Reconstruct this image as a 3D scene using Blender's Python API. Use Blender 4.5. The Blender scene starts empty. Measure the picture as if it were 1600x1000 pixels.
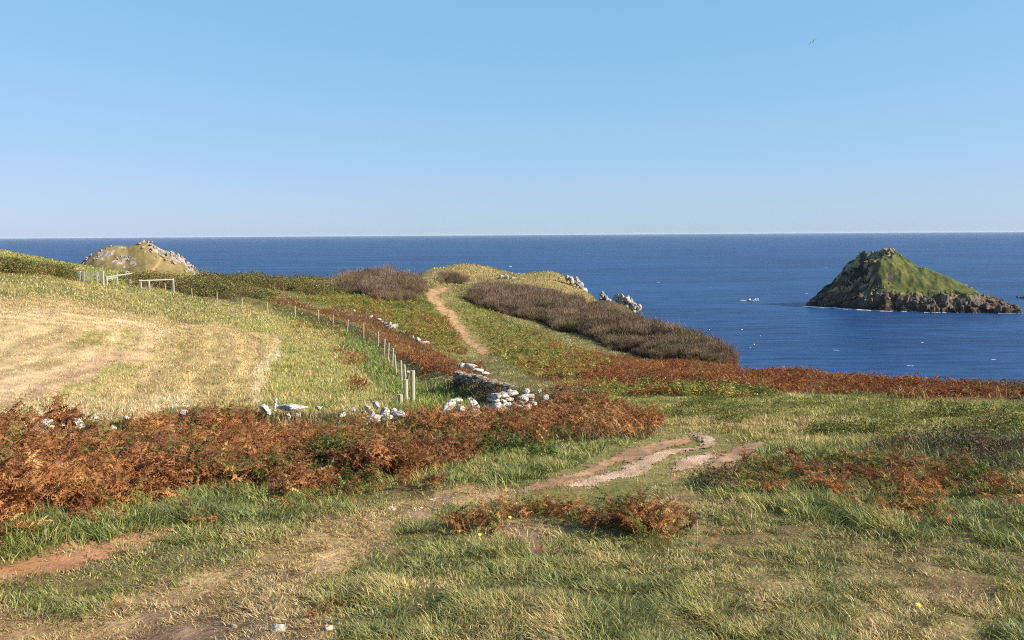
import bpy, bmesh, math, random, time
import numpy as np
T0 = time.time()
rng = np.random.default_rng(11)
random.seed(11)
SC = bpy.context.scene
COL = SC.collection

# ------------------------------------------------------------------ camera
W, H, F = 1600., 1000., 1256.
ZC = 66.0                                   # eye height above the sea, metres
PITCH = math.atan((500 - 366.3) / F)
ROLL = math.asin(0.0064)
cp, sp = math.cos(PITCH), math.sin(PITCH)
FWD = np.array([0, cp, -sp]); R0 = np.array([1., 0, 0]); U0 = np.array([0, sp, cp])
RIGHT = math.cos(ROLL) * R0 - math.sin(ROLL) * U0
UP = math.sin(ROLL) * R0 + math.cos(ROLL) * U0
cam_data = bpy.data.cameras.new('camera')
cam_data.sensor_fit = 'HORIZONTAL'; cam_data.sensor_width = 36.0
cam_data.lens = 36.0 * F / W
cam_data.clip_start = 0.1; cam_data.clip_end = 200000
cam = bpy.data.objects.new('camera', cam_data); COL.objects.link(cam)
from mathutils import Matrix, Vector
cam.matrix_world = Matrix(((RIGHT[0], UP[0], -FWD[0], 0), (RIGHT[1], UP[1], -FWD[1], 0), (RIGHT[2], UP[2], -FWD[2], ZC), (0, 0, 0, 1)))
SC.camera = cam

# ------------------------------------------------------------------ light
SKY_EV = 0.85                                # exposure of the photograph
SUN_EL = math.radians(29.0)
SUN_AZ = math.radians(104.0)                # clockwise from +Y (the view direction)
world = bpy.data.worlds.new('World'); SC.world = world
world.use_nodes = True
wn = world.node_tree; wn.nodes.clear()
sky = wn.nodes.new('ShaderNodeTexSky'); sky.sky_type = 'NISHITA'; sky.sun_disc = False
sky.sun_elevation = SUN_EL; sky.sun_rotation = SUN_AZ
sky.altitude = 60; sky.air_density = 1.0; sky.dust_density = 0.35; sky.ozone_density = 3.0
bg = wn.nodes.new('ShaderNodeBackground'); bg.inputs['Strength'].default_value = 0.12
wo = wn.nodes.new('ShaderNodeOutputWorld')
# sea air flattens the low sky: its brightness is compressed near the horizon and left as it is overhead
def wnode(t, **kw):
    nd = wn.nodes.new(t)
    for k, v in kw.items(): setattr(nd, k, v)
    return nd
sc0 = wnode('ShaderNodeVectorMath', operation='SCALE'); sc0.inputs['Scale'].default_value = .12
sp3 = wnode('ShaderNodeSeparateColor'); cb3 = wnode('ShaderNodeCombineColor'); pw = []
for p_ in (.54, .28, .33):
    q_ = wnode('ShaderNodeMath', operation='POWER'); q_.inputs[1].default_value = p_; pw.append(q_)
ti = wnode('ShaderNodeVectorMath', operation='MULTIPLY'); ti.inputs[1].default_value = tuple(x / .12 / 2 ** SKY_EV for x in (.625, .72, 1.0))
tc = wnode('ShaderNodeTexCoord'); sx = wnode('ShaderNodeSeparateXYZ'); mr = wnode('ShaderNodeMapRange', interpolation_type='SMOOTHSTEP')
mr.inputs['From Min'].default_value = .28; mr.inputs['From Max'].default_value = .48
mxw = wnode('ShaderNodeMix', data_type='RGBA')
L_ = wn.links.new
L_(sky.outputs[0], sc0.inputs[0]); L_(sc0.outputs[0], sp3.inputs[0]); L_(cb3.outputs[0], ti.inputs[0])
for k_ in range(3): L_(sp3.outputs[k_], pw[k_].inputs[0]); L_(pw[k_].outputs[0], cb3.inputs[k_])
L_(tc.outputs['Generated'], sx.inputs[0]); L_(sx.outputs['Z'], mr.inputs['Value']); L_(mr.outputs[0], mxw.inputs[0])
L_(ti.outputs[0], mxw.inputs[6]); L_(sky.outputs[0], mxw.inputs[7]); L_(mxw.outputs[2], bg.inputs[0]); L_(bg.outputs[0], wo.inputs[0])
sun_data = bpy.data.lights.new('sun', 'SUN'); sun_data.energy = 5.0; sun_data.angle = math.radians(0.53)
sun_data.color = (1.0, 0.88, 0.71)
sun = bpy.data.objects.new('sun', sun_data); COL.objects.link(sun)
sdir = Vector((math.sin(SUN_AZ) * math.cos(SUN_EL), math.cos(SUN_AZ) * math.cos(SUN_EL), math.sin(SUN_EL)))
sun.rotation_euler = sdir.to_track_quat('Z', 'Y').to_euler()
SC.view_settings.view_transform = 'Standard'; SC.view_settings.look = 'None'
SC.view_settings.exposure = SKY_EV; SC.view_settings.gamma = 1.0
SC.cycles.use_denoising = False; SC.cycles.filter_width = 1.1
SC.cycles.max_bounces = 6; SC.cycles.diffuse_bounces = 3; SC.cycles.glossy_bounces = 2
SC.cycles.transmission_bounces = 4

# ------------------------------------------------------------------ helpers
def ray(px, py):
    d = FWD + ((px - W / 2) / F) * RIGHT + ((H / 2 - py) / F) * UP
    h = math.hypot(d[0], d[1])
    return math.atan2(d[0], d[1]), -d[2] / h
def point_at(px, py, r):
    """the point seen at a photo pixel at ground distance r"""
    a, t = ray(px, py)
    return np.array([math.sin(a) * r, math.cos(a) * r, ZC - t * r])

_perm = rng.permutation(4096)
def _h(ix, iy, s): return _perm[(_perm[(ix + s * 131) & 4095] + iy) & 4095] / 4095.0
def vnoise(x, y, s=0):
    x = np.asarray(x, float); y = np.asarray(y, float)
    ix = np.floor(x).astype(np.int64); iy = np.floor(y).astype(np.int64)
    fx = x - ix; fy = y - iy; fx = fx * fx * (3 - 2 * fx); fy = fy * fy * (3 - 2 * fy)
    a = _h(ix, iy, s); b = _h(ix + 1, iy, s); c_ = _h(ix, iy + 1, s); d = _h(ix + 1, iy + 1, s)
    return (a * (1 - fx) + b * fx) * (1 - fy) + (c_ * (1 - fx) + d * fx) * fy
def fbm(x, y, s=0, o=4, g=0.5):
    v = 0; amp = 1; tot = 0
    for k in range(o):
        v = v + amp * vnoise(np.asarray(x) * 2 ** k + 17.3 * k, np.asarray(y) * 2 ** k - 9.1 * k, s + k); tot += amp; amp *= g
    return v / tot          # 0..1
def ridged(x, y, s=0, o=4):
    v = 0; amp = 1; tot = 0
    for k in range(o):
        v = v + amp * (1 - np.abs(2 * vnoise(np.asarray(x) * 2 ** k + 5.7 * k, np.asarray(y) * 2 ** k + 3.3 * k, s + k) - 1)); tot += amp; amp *= .55
    return v / tot
def cells(x, y, s=0):
    """jittered cell noise: random value of nearest cell, and distance ratio"""
    x = np.asarray(x, float); y = np.asarray(y, float)
    ix = np.floor(x).astype(np.int64); iy = np.floor(y).astype(np.int64)
    best = np.full(x.shape, 9.); b2 = np.full(x.shape, 9.); val = np.zeros(x.shape)
    for dx in (-1, 0, 1):
        for dy in (-1, 0, 1):
            jx = ix + dx; jy = iy + dy
            d = np.hypot(jx + _h(jx, jy, s) - x, jy + _h(jx, jy, s + 7) - y)
            nb = d < best
            b2 = np.where(nb, best, np.minimum(b2, d)); val = np.where(nb, _h(jx, jy, s + 13), val); best = np.where(nb, d, best)
    return val, b2 - best

def tag(o, label=None, cat=None, group=None, kind=None):
    if label: o['label'] = label
    if cat: o['category'] = cat
    if group: o['group'] = group
    if kind: o['kind'] = kind
    return o
def link(name, me, mat=None, parent=None):
    o = bpy.data.objects.new(name, me); COL.objects.link(o)
    if mat is not None and me is not None: me.materials.append(mat)
    if parent is not None: o.parent = parent
    return o
def empty(name, loc):
    o = bpy.data.objects.new(name, None); COL.objects.link(o); o.location = tuple(map(float, loc)); o.empty_display_size = .3
    return o
def np_mesh(name, v, f, col=None, smooth=False):
    """v (N,3), f (M,3) or (M,4) -> mesh, col (N,3) a colour per vertex"""
    v = np.ascontiguousarray(v, np.float32); f = np.ascontiguousarray(f, np.int32)
    k = f.shape[1]
    me = bpy.data.meshes.new(name)
    me.vertices.add(len(v)); me.vertices.foreach_set('co', v.ravel())
    me.loops.add(f.size); me.loops.foreach_set('vertex_index', f.ravel())
    me.polygons.add(len(f)); me.polygons.foreach_set('loop_start', np.arange(0, f.size, k, dtype=np.int32))
    if smooth: me.polygons.foreach_set('use_smooth', np.ones(len(f), bool))
    if col is not None:
        a = me.attributes.new('Col', 'FLOAT_COLOR', 'POINT')
        c4 = np.ones((len(v), 4), np.float32); c4[:, :3] = np.clip(col, 0.004, 1)
        a.data.foreach_set('color', c4.ravel())
    me.update(calc_edges=True)
    return me

# ------------------------------------------------------------------ materials
class NT:
    def __init__(self, name):
        self.m = bpy.data.materials.new(name); self.m.use_nodes = True
        self.t = self.m.node_tree; self.t.nodes.clear()
        self.out = self.n('ShaderNodeOutputMaterial')
    def n(self, typ, **kw):
        nd = self.t.nodes.new(typ)
        for k, v in kw.items():
            if hasattr(nd, k): setattr(nd, k, v)
            else: nd.inputs[k].default_value = v
        return nd
    def l(self, a, b): self.t.links.new(a, b)
    def bsdf(self, **kw):
        b = self.n('ShaderNodeBsdfPrincipled')
        for k, v in kw.items(): b.inputs[k].default_value = v
        self.l(b.outputs[0], self.out.inputs[0]); return b
    def noise(self, scale, detail=4, rough=.55, vec=None, dim='3D'):
        nd = self.n('ShaderNodeTexNoise'); nd.inputs['Scale'].default_value = scale; nd.inputs['Detail'].default_value = detail; nd.inputs['Roughness'].default_value = rough
        if vec is not None: self.l(vec, nd.inputs['Vector'])
        return nd
    def ramp(self, fac, stops):
        r = self.n('ShaderNodeValToRGB'); e = r.color_ramp.elements
        while len(e) < len(stops): e.new(.5)
        for i, (p, c_) in enumerate(stops):
            e[i].position = p; e[i].color = (*c_, 1) if len(c_) == 3 else c_
        self.l(fac, r.inputs[0]); return r
    def coord(self, which='Object', scale=None):
        c_ = self.n('ShaderNodeTexCoord')
        if scale is None: return c_.outputs[which]
        mp = self.n('ShaderNodeMapping'); mp.inputs['Scale'].default_value = scale; self.l(c_.outputs[which], mp.inputs[0]); return mp.outputs[0]
    def bump(self, h, b, strength=.5, dist=.02):
        nd = self.n('ShaderNodeBump'); nd.inputs['Strength'].default_value = strength; nd.inputs['Distance'].default_value = dist
        self.l(h, nd.inputs['Height']); self.l(nd.outputs[0], b.inputs['Normal']); return nd
def mixc(nt, fac, a, b, mode='MIX'):
    m = nt.n('ShaderNodeMix', data_type='RGBA', blend_type=mode)
    if isinstance(fac, (int, float)): m.inputs[0].default_value = fac
    else: nt.l(fac, m.inputs[0])
    for s, v in ((6, a), (7, b)):
        if isinstance(v, tuple): m.inputs[s].default_value = (*v, 1)
        else: nt.l(v, m.inputs[s])
    return m.outputs[2]

def mat_plant(name, trans=.25, gloss=.012):
    nt = NT(name); at = nt.n('ShaderNodeAttribute', attribute_name='Col')
    d = nt.n('ShaderNodeBsdfDiffuse'); tr = nt.n('ShaderNodeBsdfTranslucent'); gl = nt.n('ShaderNodeBsdfGlossy', distribution='GGX')
    gl.inputs['Roughness'].default_value = .5; gl.inputs['Color'].default_value = (1, 1, 1, 1)
    mx = nt.n('ShaderNodeMixShader'); mx.inputs[0].default_value = trans
    m2 = nt.n('ShaderNodeMixShader'); m2.inputs[0].default_value = gloss
    nt.l(at.outputs[0], d.inputs[0]); nt.l(at.outputs[0], tr.inputs[0])
    nt.l(d.outputs[0], mx.inputs[1]); nt.l(tr.outputs[0], mx.inputs[2])
    nt.l(mx.outputs[0], m2.inputs[1]); nt.l(gl.outputs[0], m2.inputs[2]); nt.l(m2.outputs[0], nt.out.inputs[0])
    return nt.m
def mat_ground(name, nscale=8., bump=.6, contrast=.35):
    nt = NT(name); at = nt.n('ShaderNodeAttribute', attribute_name='Col'); b = nt.bsdf(Roughness=.95)
    b.inputs['Specular IOR Level'].default_value = .12
    co = nt.coord('Object'); n1 = nt.noise(nscale, 6, .65, co); n2 = nt.noise(nscale * .13, 3, .5, co)
    r = nt.ramp(n1.outputs[0], [(.25, (1 - contrast,) * 3), (.75, (1 + contrast,) * 3)])
    r2 = nt.ramp(n2.outputs[0], [(.3, (.86, .86, .86)), (.7, (1.12, 1.1, 1.06))])
    c1 = mixc(nt, 1., at.outputs[0], r.outputs[0], 'MULTIPLY'); c2 = mixc(nt, 1., c1, r2.outputs[0], 'MULTIPLY')
    nt.l(c2, b.inputs['Base Color']); nt.bump(n1.outputs[0], b, bump, .05)
    return nt.m
def mat_rock(name, light=(.66, .65, .6), mid=(.3, .29, .27), dark=(.06, .055, .05), warm=(.33, .24, .1), scale=3., cover=.5, warmth=.35):
    nt = NT(name); b = nt.bsdf(Roughness=.9); b.inputs['Specular IOR Level'].default_value = .2
    co = nt.coord('Object'); a = nt.noise(scale, 8, .65, co); a2 = nt.noise(scale * 2.7, 6, .6, co); a3 = nt.noise(scale * .9, 5, .6, nt.coord('Object', (1.3, .8, 1.9)))
    vo = nt.n('ShaderNodeTexVoronoi', feature='DISTANCE_TO_EDGE'); vo.inputs['Scale'].default_value = scale * 1.1; nt.l(co, vo.inputs['Vector'])
    r1 = nt.ramp(a.outputs[0], [(cover - .10, mid), (cover + .02, light)])
    r3 = nt.ramp(a3.outputs[0], [(.52, (0, 0, 0)), (.62, (warmth,) * 3)])
    c1 = mixc(nt, r3.outputs[0], r1.outputs[0], warm)
    r2 = nt.ramp(a2.outputs[0], [(.36, (1, 1, 1)), (.46, (0, 0, 0))])
    c2 = mixc(nt, r2.outputs[0], c1, dark)
    nt.l(c2, b.inputs['Base Color'])
    ad = nt.n('ShaderNodeMath', operation='ADD'); nt.l(a.outputs[0], ad.inputs[0])
    rv = nt.ramp(vo.outputs[0], [(0., (0, 0, 0)), (.06, (.5, .5, .5))]); nt.l(rv.outputs[0], ad.inputs[1])
    nt.bump(ad.outputs[0], b, .8, .06)
    return nt.m
def mat_wood(name, c1=(.38, .33, .26), c2=(.2, .16, .12)):
    nt = NT(name); b = nt.bsdf(Roughness=.85); co = nt.coord('Object', (14, 14, 1.2))
    a = nt.noise(3., 8, .7, co); r = nt.ramp(a.outputs[0], [(.3, c2), (.65, c1)]); nt.l(r.outputs[0], b.inputs['Base Color'])
    nt.bump(a.outputs[0], b, .4, .01); return nt.m
def mat_plain(name, c_, rough=.5, var=.15, scale=4., **kw):
    nt = NT(name); b = nt.bsdf(Roughness=rough, **kw); a = nt.noise(scale, 5, .6, nt.coord('Object'))
    r = nt.ramp(a.outputs[0], [(.3, tuple(x * (1 - var) for x in c_)), (.7, tuple(min(1, x * (1 + var)) for x in c_))])
    nt.l(r.outputs[0], b.inputs['Base Color']); return nt.m

# ------------------------------------------------------------------ lie of the land: photo column, photo row, ground distance in metres
CPS = [(-200,790,9.5),(-200,700,17),(-200,645,26),(-200,565,45),(-200,470,80),(-200,405,115),(-200,372,150),
 (0,790,9.2),(0,705,16),(0,650,25),(0,600,34),(0,500,58),(0,455,82),(0,425,105),(0,392,145),
 (200,785,9.2),(200,702,16),(200,642,27),(200,595,36),(200,525,56),(200,470,86),(200,442,115),(190,424,140),
 (303,467,104),(300,447,122),(300,431,146),
 (400,780,9.3),(400,700,16.5),(400,635,29),(400,583,42),(400,532,60),(420,488,96),(400,460,116),(400,437,150),
 (600,770,9.8),(600,690,17),(645,632,31),(634,612,38),(618,588,46),(605,566,54),(590,545,64),(542,521,76),(498,504,87),(600,480,105),(600,452,140),(600,436,178),
 (740,552,72),(715,512,92),(690,476,115),(690,453,140),(700,434,200),(740,415,270),(650,428,235),(700,421,235),(700,418,262),(780,421,265),(800,428,262),
 (800,790,8.8),(800,760,10),(800,700,15),(800,655,22),(800,600,42),(800,567,60),(800,522,88),(800,482,125),(800,454,170),(800,434,235),
 (900,790,8.8),(900,690,16),(900,630,29),(900,592,45),(900,554,70),(900,514,105),(900,480,160),(900,450,205),(890,438,240),(935,468,205),
 (1000,690,16.5),(1000,640,26),(1000,602,40),(1000,573,58),(1000,545,85),(1000,520,120),(1000,500,155),(1050,523,108),(1050,560,75),(1100,541,90),
 (1150,690,16),(1150,640,25),(1150,608,38),(1150,585,55),(1150,569,78),
 (1300,690,15.5),(1300,640,24),(1300,612,36),(1300,598,52),
 (1600,690,14.5),(1600,655,21),(1600,628,31),(1600,614,42),
 (1800,690,14.5),(1800,655,21),(1800,628,31),(1800,618,42)]
FALL = {-200:((215,22),(320,80)),0:((215,25),(320,80)),190:((215,28),(320,80)),300:((215,30),(320,80)),400:((215,32),(320,80)),600:((240,30),(350,85)),740:((330,28),(430,85)),910:((290,40),(360,85)),1000:((185,34),(260,80)),1150:((100,26),(160,75)),1300:((70,20),(130,75)),1600:((58,17),(115,75)),1800:((58,17),(115,75))}
BANK_A = [(-500,700,16.5),(-200,690,16.7),(0,680,17),(200,672,18),(430,652,20),(600,655,21.5),(720,648,23),(800,640,24.5),(870,632,25.5)]
BANK_B = [(870,632,25.5),(800,606,30),(765,590,33),(730,580,36),(690,557,44),(650,538,54),(600,506,68),(550,490,82),(450,468,100),(330,448,112),(200,436,118)]

# ------------------------------------------------------------------ what grows: colours are albedo
STRAW=(.46,.33,.135); PALE=(.57,.45,.23); GREEN=(.16,.205,.045); YGREEN=(.37,.35,.085); BGREEN=(.15,.19,.068); DGREEN=(.055,.085,.028); BROWN=(.22,.135,.06); OLIVE=(.2,.19,.06); LIME=(.25,.31,.065)
TYPES = {
 'mixed':   dict(ground=((.11,.09,.035),(.22,.18,.07)), blades=((GREEN,4),(BGREEN,2.5),(YGREEN,1.5),(OLIVE,2),(STRAW,2),(PALE,1)), h=(.03,.11), lean=.75),
 'trodden': dict(ground=((.28,.185,.09),(.47,.325,.165)), blades=((STRAW,5),(BROWN,2.5),(OLIVE,1.2),(PALE,2)), h=(.03,.08), lean=.9, tuft=.3),
 'dirt':    dict(ground=((.18,.12,.08),(.33,.225,.14)), blades=((BROWN,4),(STRAW,4),(PALE,2)), h=(.03,.08), dens=.5, lean=.96, tuft=.4, bare=.1),
 'tussock': dict(ground=((.07,.06,.028),(.17,.14,.06)), blades=((BGREEN,2.6),(GREEN,3.2),(LIME,1.5),(YGREEN,2.6),(OLIVE,2.2),(STRAW,2.2),(PALE,1.8)), h=(.04,.15), lean=.78, dry=.3, tuft=.55),
 'lush':    dict(ground=((.05,.06,.02),(.12,.12,.04)), blades=((BGREEN,2.5),(GREEN,4),(LIME,2),(YGREEN,2),(STRAW,1.3)), h=(.06,.25), lean=.72, dry=.25, tuft=.6),
 'strawy':  dict(ground=((.14,.10,.045),(.29,.22,.1)), blades=((BGREEN,1.5),(GREEN,3.5),(YGREEN,2),(OLIVE,2.5),(STRAW,3.5),(PALE,1.6)), h=(.03,.11), lean=.82, tuft=.3),
 'meadow':  dict(ground=((.17,.18,.05),(.33,.30,.09)), blades=((DGREEN,.8),(GREEN,2.2),(LIME,1.5),(YGREEN,4),(OLIVE,1.5),(STRAW,2.2),(PALE,.8)), h=(.06,.19), lean=.55, dry=.25, tuft=.9),
 'meadow_straw': dict(ground=((.25,.19,.07),(.4,.31,.13)), blades=((STRAW,4),(PALE,2),(YGREEN,2.5)), h=(.08,.2), lean=.6),
 'brambles':dict(ground=((.05,.045,.025),(.1,.08,.04)), blades=((BGREEN,2),(DGREEN,2),(BROWN,1)), h=(.1,.3), dens=.5),
 'bank':    dict(ground=((.06,.04,.02),(.15,.08,.035)), blades=((DGREEN,2),(BROWN,3),(GREEN,1.5),(STRAW,1)), h=(.1,.4), dens=.45, lean=.5),
 'stubble': dict(ground=((.36,.25,.125),(.55,.42,.22)), blades=((STRAW,4),(PALE,4),(BROWN,.8),(YGREEN,1)), h=(.03,.07), dens=.5, lean=.35),
 'pinkstubble': dict(ground=((.42,.27,.15),(.58,.42,.25)), blades=((PALE,5),(STRAW,3),((.45,.28,.15),2)), h=(.04,.1), dens=.4, lean=.4),
 'greenstubble': dict(ground=((.24,.22,.07),(.38,.33,.12)), blades=((YGREEN,4),(STRAW,3),(OLIVE,2)), h=(.06,.16), dens=.7),
 'browngrass': dict(ground=((.33,.25,.11),(.48,.36,.17)), blades=((OLIVE,1.5),(YGREEN,1.3),((.36,.25,.12),2),(STRAW,5),(PALE,2.5)), h=(.08,.2), lean=.45),
 'paleline':dict(ground=((.45,.36,.2),(.6,.5,.32)), blades=((PALE,5),((.62,.54,.36),3)), h=(.1,.25), lean=.45, dry=.6),
 'fieldedge':dict(ground=((.22,.2,.065),(.36,.32,.11)), blades=((GREEN,1.3),(LIME,1.8),(YGREEN,4),(STRAW,1.8),(PALE,2.6)), h=(.12,.35), lean=.5, dry=.3),
 'fencegrass':dict(ground=((.09,.11,.03),(.17,.18,.05)), blades=((GREEN,4),(LIME,3),(YGREEN,1),(DGREEN,1)), h=(.15,.5), lean=.5, dry=.1),
 'rough':   dict(ground=((.13,.14,.04),(.36,.3,.11)), blades=((GREEN,2.5),(YGREEN,3),(OLIVE,2),(PALE,2),(STRAW,4.5)), h=(.12,.4), lean=.5),
 'crest':   dict(ground=((.14,.17,.04),(.24,.24,.07)), blades=((GREEN,4),(YGREEN,4),(STRAW,1),(LIME,2)), h=(.1,.3), lean=.5),
 'hillturf':dict(ground=((.22,.175,.07),(.32,.25,.1)), blades=((OLIVE,4),(STRAW,2),(YGREEN,1)), h=(.08,.25), lean=.5),
 'lowgreen':dict(ground=((.12,.12,.035),(.22,.2,.06)), blades=((YGREEN,3),(GREEN,3),(OLIVE,3),(BROWN,1)), h=(.06,.18), lean=.6),
 'rust':    dict(ground=((.12,.06,.025),(.22,.11,.045)), blades=((BROWN,3),(OLIVE,1),(STRAW,1)), h=(.1,.4), dens=.4),
 'scrub':   dict(ground=((.06,.05,.028),(.11,.09,.04)), blades=((DGREEN,2),(BROWN,2)), h=(.1,.4), dens=.3),
 'pathturf':dict(ground=((.17,.16,.05),(.28,.24,.09)), blades=((OLIVE,3),(GREEN,3),(STRAW,1.5)), h=(.02,.06), dens=.7, lean=.6),
}
MOWN_TYPES = ('stubble', 'pinkstubble', 'greenstubble', 'browngrass')
REGIONS = [   # painted in order: type, outline in photo pixels on the ground, raggedness
 ('crest', [(-300,395),(-300,440),(0,428),(130,440),(330,442),(340,433),(300,430),(200,424),(100,410),(0,393),(-300,370)], .3),
 ('rough', [(-300,440),(0,425),(130,436),(280,450),(330,470),(460,500),(500,520),(420,530),(330,505),(180,480),(0,458),(-300,445)], .6),
 ('browngrass',[(-300,445),(0,458),(180,482),(330,508),(430,520),(415,560),(400,610),(330,640),(200,648),(0,655),(-300,660)], 1.),
 ('stubble', [(-300,465),(0,478),(130,492),(200,505),(255,515),(250,540),(215,570),(100,640),(0,655),(-300,665)], .8),
 ('pinkstubble', [(-300,560),(0,580),(90,575),(200,545),(235,545),(120,590),(60,625),(-20,640),(-300,650)], 1.),
 ('greenstubble', [(130,520),(175,515),(195,530),(160,540),(130,535)], 1.3),
 ('greenstubble', [(60,640),(120,600),(200,565),(215,572),(150,610),(110,640)], 1.2),
 ('paleline', [(170,502),(240,505),(262,515),(255,535),(242,540),(247,520),(230,512),(175,507)], .7),
 ('paleline', [(40,655),(60,640),(150,625),(240,620),(300,612),(310,640),(200,652),(60,664)], .7),
 ('fieldedge',[(330,500),(430,495),(480,500),(520,520),(555,555),(590,600),(620,632),(600,645),(420,648),(395,640),(415,600),(430,560),(425,525)], .8),
 ('paleline', [(428,525),(436,528),(430,560),(418,600),(405,635),(385,640),(402,600),(416,560)], .7),
 ('fencegrass',[(430,485),(480,492),(540,515),(590,540),(620,580),(650,600),(740,610),(730,645),(600,648),(625,632),(590,598),(555,552),(520,518),(450,498)], .6),
 ('bank', [(300,452),(450,470),(560,490),(610,505),(660,535),(700,555),(740,575),(760,590),(800,608),(860,625),(830,640),(760,625),(715,590),(680,565),(640,545),(590,512),(540,500),(470,482),(330,460)], .5),
 ('lowgreen', [(300,432),(560,436),(600,450),(670,456),(690,490),(715,520),(745,555),(730,560),(690,545),(650,525),(600,498),(540,482),(450,462),(330,446)], .5),
 ('lowgreen', [(700,452),(740,470),(830,515),(900,560),(960,585),(860,605),(800,580),(770,550),(735,510),(705,480)], .5),
 ('hillturf', [(640,437),(650,420),(740,405),(900,430),(960,475),(900,465),(800,442),(720,442),(690,450)], .2),
 ('pathturf', [(658,455),(700,446),(712,460),(712,480),(745,515),(778,550),(765,557),(715,556),(700,525),(674,480)], .4),
 ('scrub', [(735,445),(860,450),(1000,495),(1150,565),(1100,572),(1000,552),(900,520),(800,490),(740,475)], .2),
 ('rust', [(820,566),(880,550),(1000,554),(1150,572),(1300,592),(1650,606),(1850,600),(1850,628),(1600,628),(1400,622),(1200,612),(1050,606),(900,600),(830,592)], .4),
 ('meadow', [(850,598),(1000,604),(1200,612),(1400,622),(1650,632),(1900,630),(1900,705),(1600,705),(1380,700),(1190,695),(1050,668),(940,645),(870,625)], .4),
 ('meadow_straw', [(1040,660),(1130,648),(1330,665),(1500,672),(1450,690),(1330,690),(1180,682),(1060,672)], .9),
 ('tussock', [(480,920),(600,880),(740,850),(860,850),(1000,835),(1110,870),(1190,940),(1230,1100),(520,1100),(520,980)], .8),
 ('strawy', [(1010,765),(1080,765),(1200,800),(1330,845),(1500,850),(1900,880),(1900,1100),(1230,1100),(1180,930),(1090,860),(1000,800)], .7),
 ('tussock', [(1180,1100),(1200,960),(1300,950),(1330,1000),(1300,1100)], .8),
 ('lush', [(1530,1000),(1540,930),(1580,900),(1700,880),(1900,900),(1900,1000),(1600,1020)], .8),
 ('lush', [(1085,770),(1110,735),(1180,700),(1370,697),(1900,700),(1900,860),(1560,845),(1400,830),(1270,818),(1180,795)], .6),
 ('brambles', [(1360,700),(1400,688),(1700,690),(1900,700),(1900,745),(1560,735),(1420,722)], .5),
 ('lush', [(-300,850),(-300,800),(0,800),(200,760),(420,745),(560,735),(640,745),(560,775),(470,800),(330,840),(275,838),(180,845),(0,880),(-300,920)], .5),
 ('tussock', [(180,870),(290,832),(400,795),(480,790),(470,840),(330,890),(230,895)], .7),
 ('lush', [(640,750),(760,700),(850,670),(1000,655),(1030,680),(960,715),(850,748),(720,762)], .5),
 ('trodden', [(-300,1100),(-300,1000),(60,960),(230,925),(360,875),(450,835),(560,800),(690,768),(800,760),(860,765),(790,785),(680,805),(600,840),(560,880),(470,930),(480,1000),(500,1100)], .6),
 ('pathturf', [(780,770),(870,740),(960,700),(1050,670),(1190,690),(1190,705),(1110,760),(1000,775),(880,790)], .4),
 ('trodden', [(1050,745),(1050,728),(1130,705),(1150,712),(1110,735)], .6),
 ('dirt', [(180,985),(260,955),(400,938),(500,958),(520,1000),(500,1100),(100,1100)], .8),
 ('dirt', [(540,848),(575,832),(610,838),(600,862),(560,868)], .9),
 ('dirt', [(625,800),(650,788),(690,785),(690,800),(650,806)], .8),
 ('dirt', [(790,860),(760,845),(800,800),(850,815),(875,850),(840,865)], 1.),
 ('bank', [(-300,820),(-300,685),(0,678),(200,668),(430,650),(600,652),(720,645),(860,622),(920,628),(1000,650),(1030,675),(960,690),(850,690),(770,705),(700,730),(560,750),(400,755),(200,785),(0,838)], .6),
]
PATHS = [
 ('footpath', [[(-250,960),(-60,907),(0,884),(100,862),(180,845),(272,832),(276,837),(200,855),(150,870),(95,890),(0,916),(-60,937),(-250,1000)]], (.33,.17,.085), (.50,.28,.15), 'earth'),
 ('footpath', [[(805,768),(840,757),(900,742),(940,725),(975,708),(1040,692),(1078,686),(1080,693),(1040,703),(985,722),(960,722),(930,742),(880,757),(840,768)],
               [(1112,735),(1130,715),(1155,700),(1190,693),(1192,700),(1165,714),(1135,740),(1105,750)]], (.30,.175,.095), (.44,.28,.16), 'earth'),
 ('gravel_track', [[(870,762),(905,750),(960,740),(1000,722),(1040,708),(1095,700),(1105,690),(1085,682),(1068,677),(1090,679),(1118,692),(1112,699),(1070,707),(1030,722),(1000,738),(950,750),(910,762)],
               [(1052,738),(1060,722),(1090,715),(1115,708),(1112,716),(1090,728)]], (.46,.31,.20), (.66,.48,.34), 'gravel'),
 ('footpath', [[(664,463),(669,452),(690,448),(701,450),(690,453.5),(682,461),(692,475),(708,490),(718,508),(740,535),(769,553),(754,554.5),(729,535),(707,510),(694,492),(676,478)]], (.33,.20,.10), (.48,.31,.16), 'earth'),
]
CLEAR = [(8, 142, 14.6, 17.2), (398, 482, 17.4, 20.3), (520, 628, 18.6, 21.6), (690, 756, 20.3, 23.4), (764, 860, 21.6, 25.6), (140, 215, 15.6, 18.), (245, 300, 16, 18.5)]
GRASS_BATCHES = [(480000, -.60, .60, 2.6, 9.), (380000, -.60, .60, 8.5, 30.), (330000, -.58, .58, 28., 170.), (12000, -.1, .12, 170., 290.), (110000, -1.05, -.6, 2.6, 45.), (110000, .6, 1.05, 2.6, 45.)]
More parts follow.
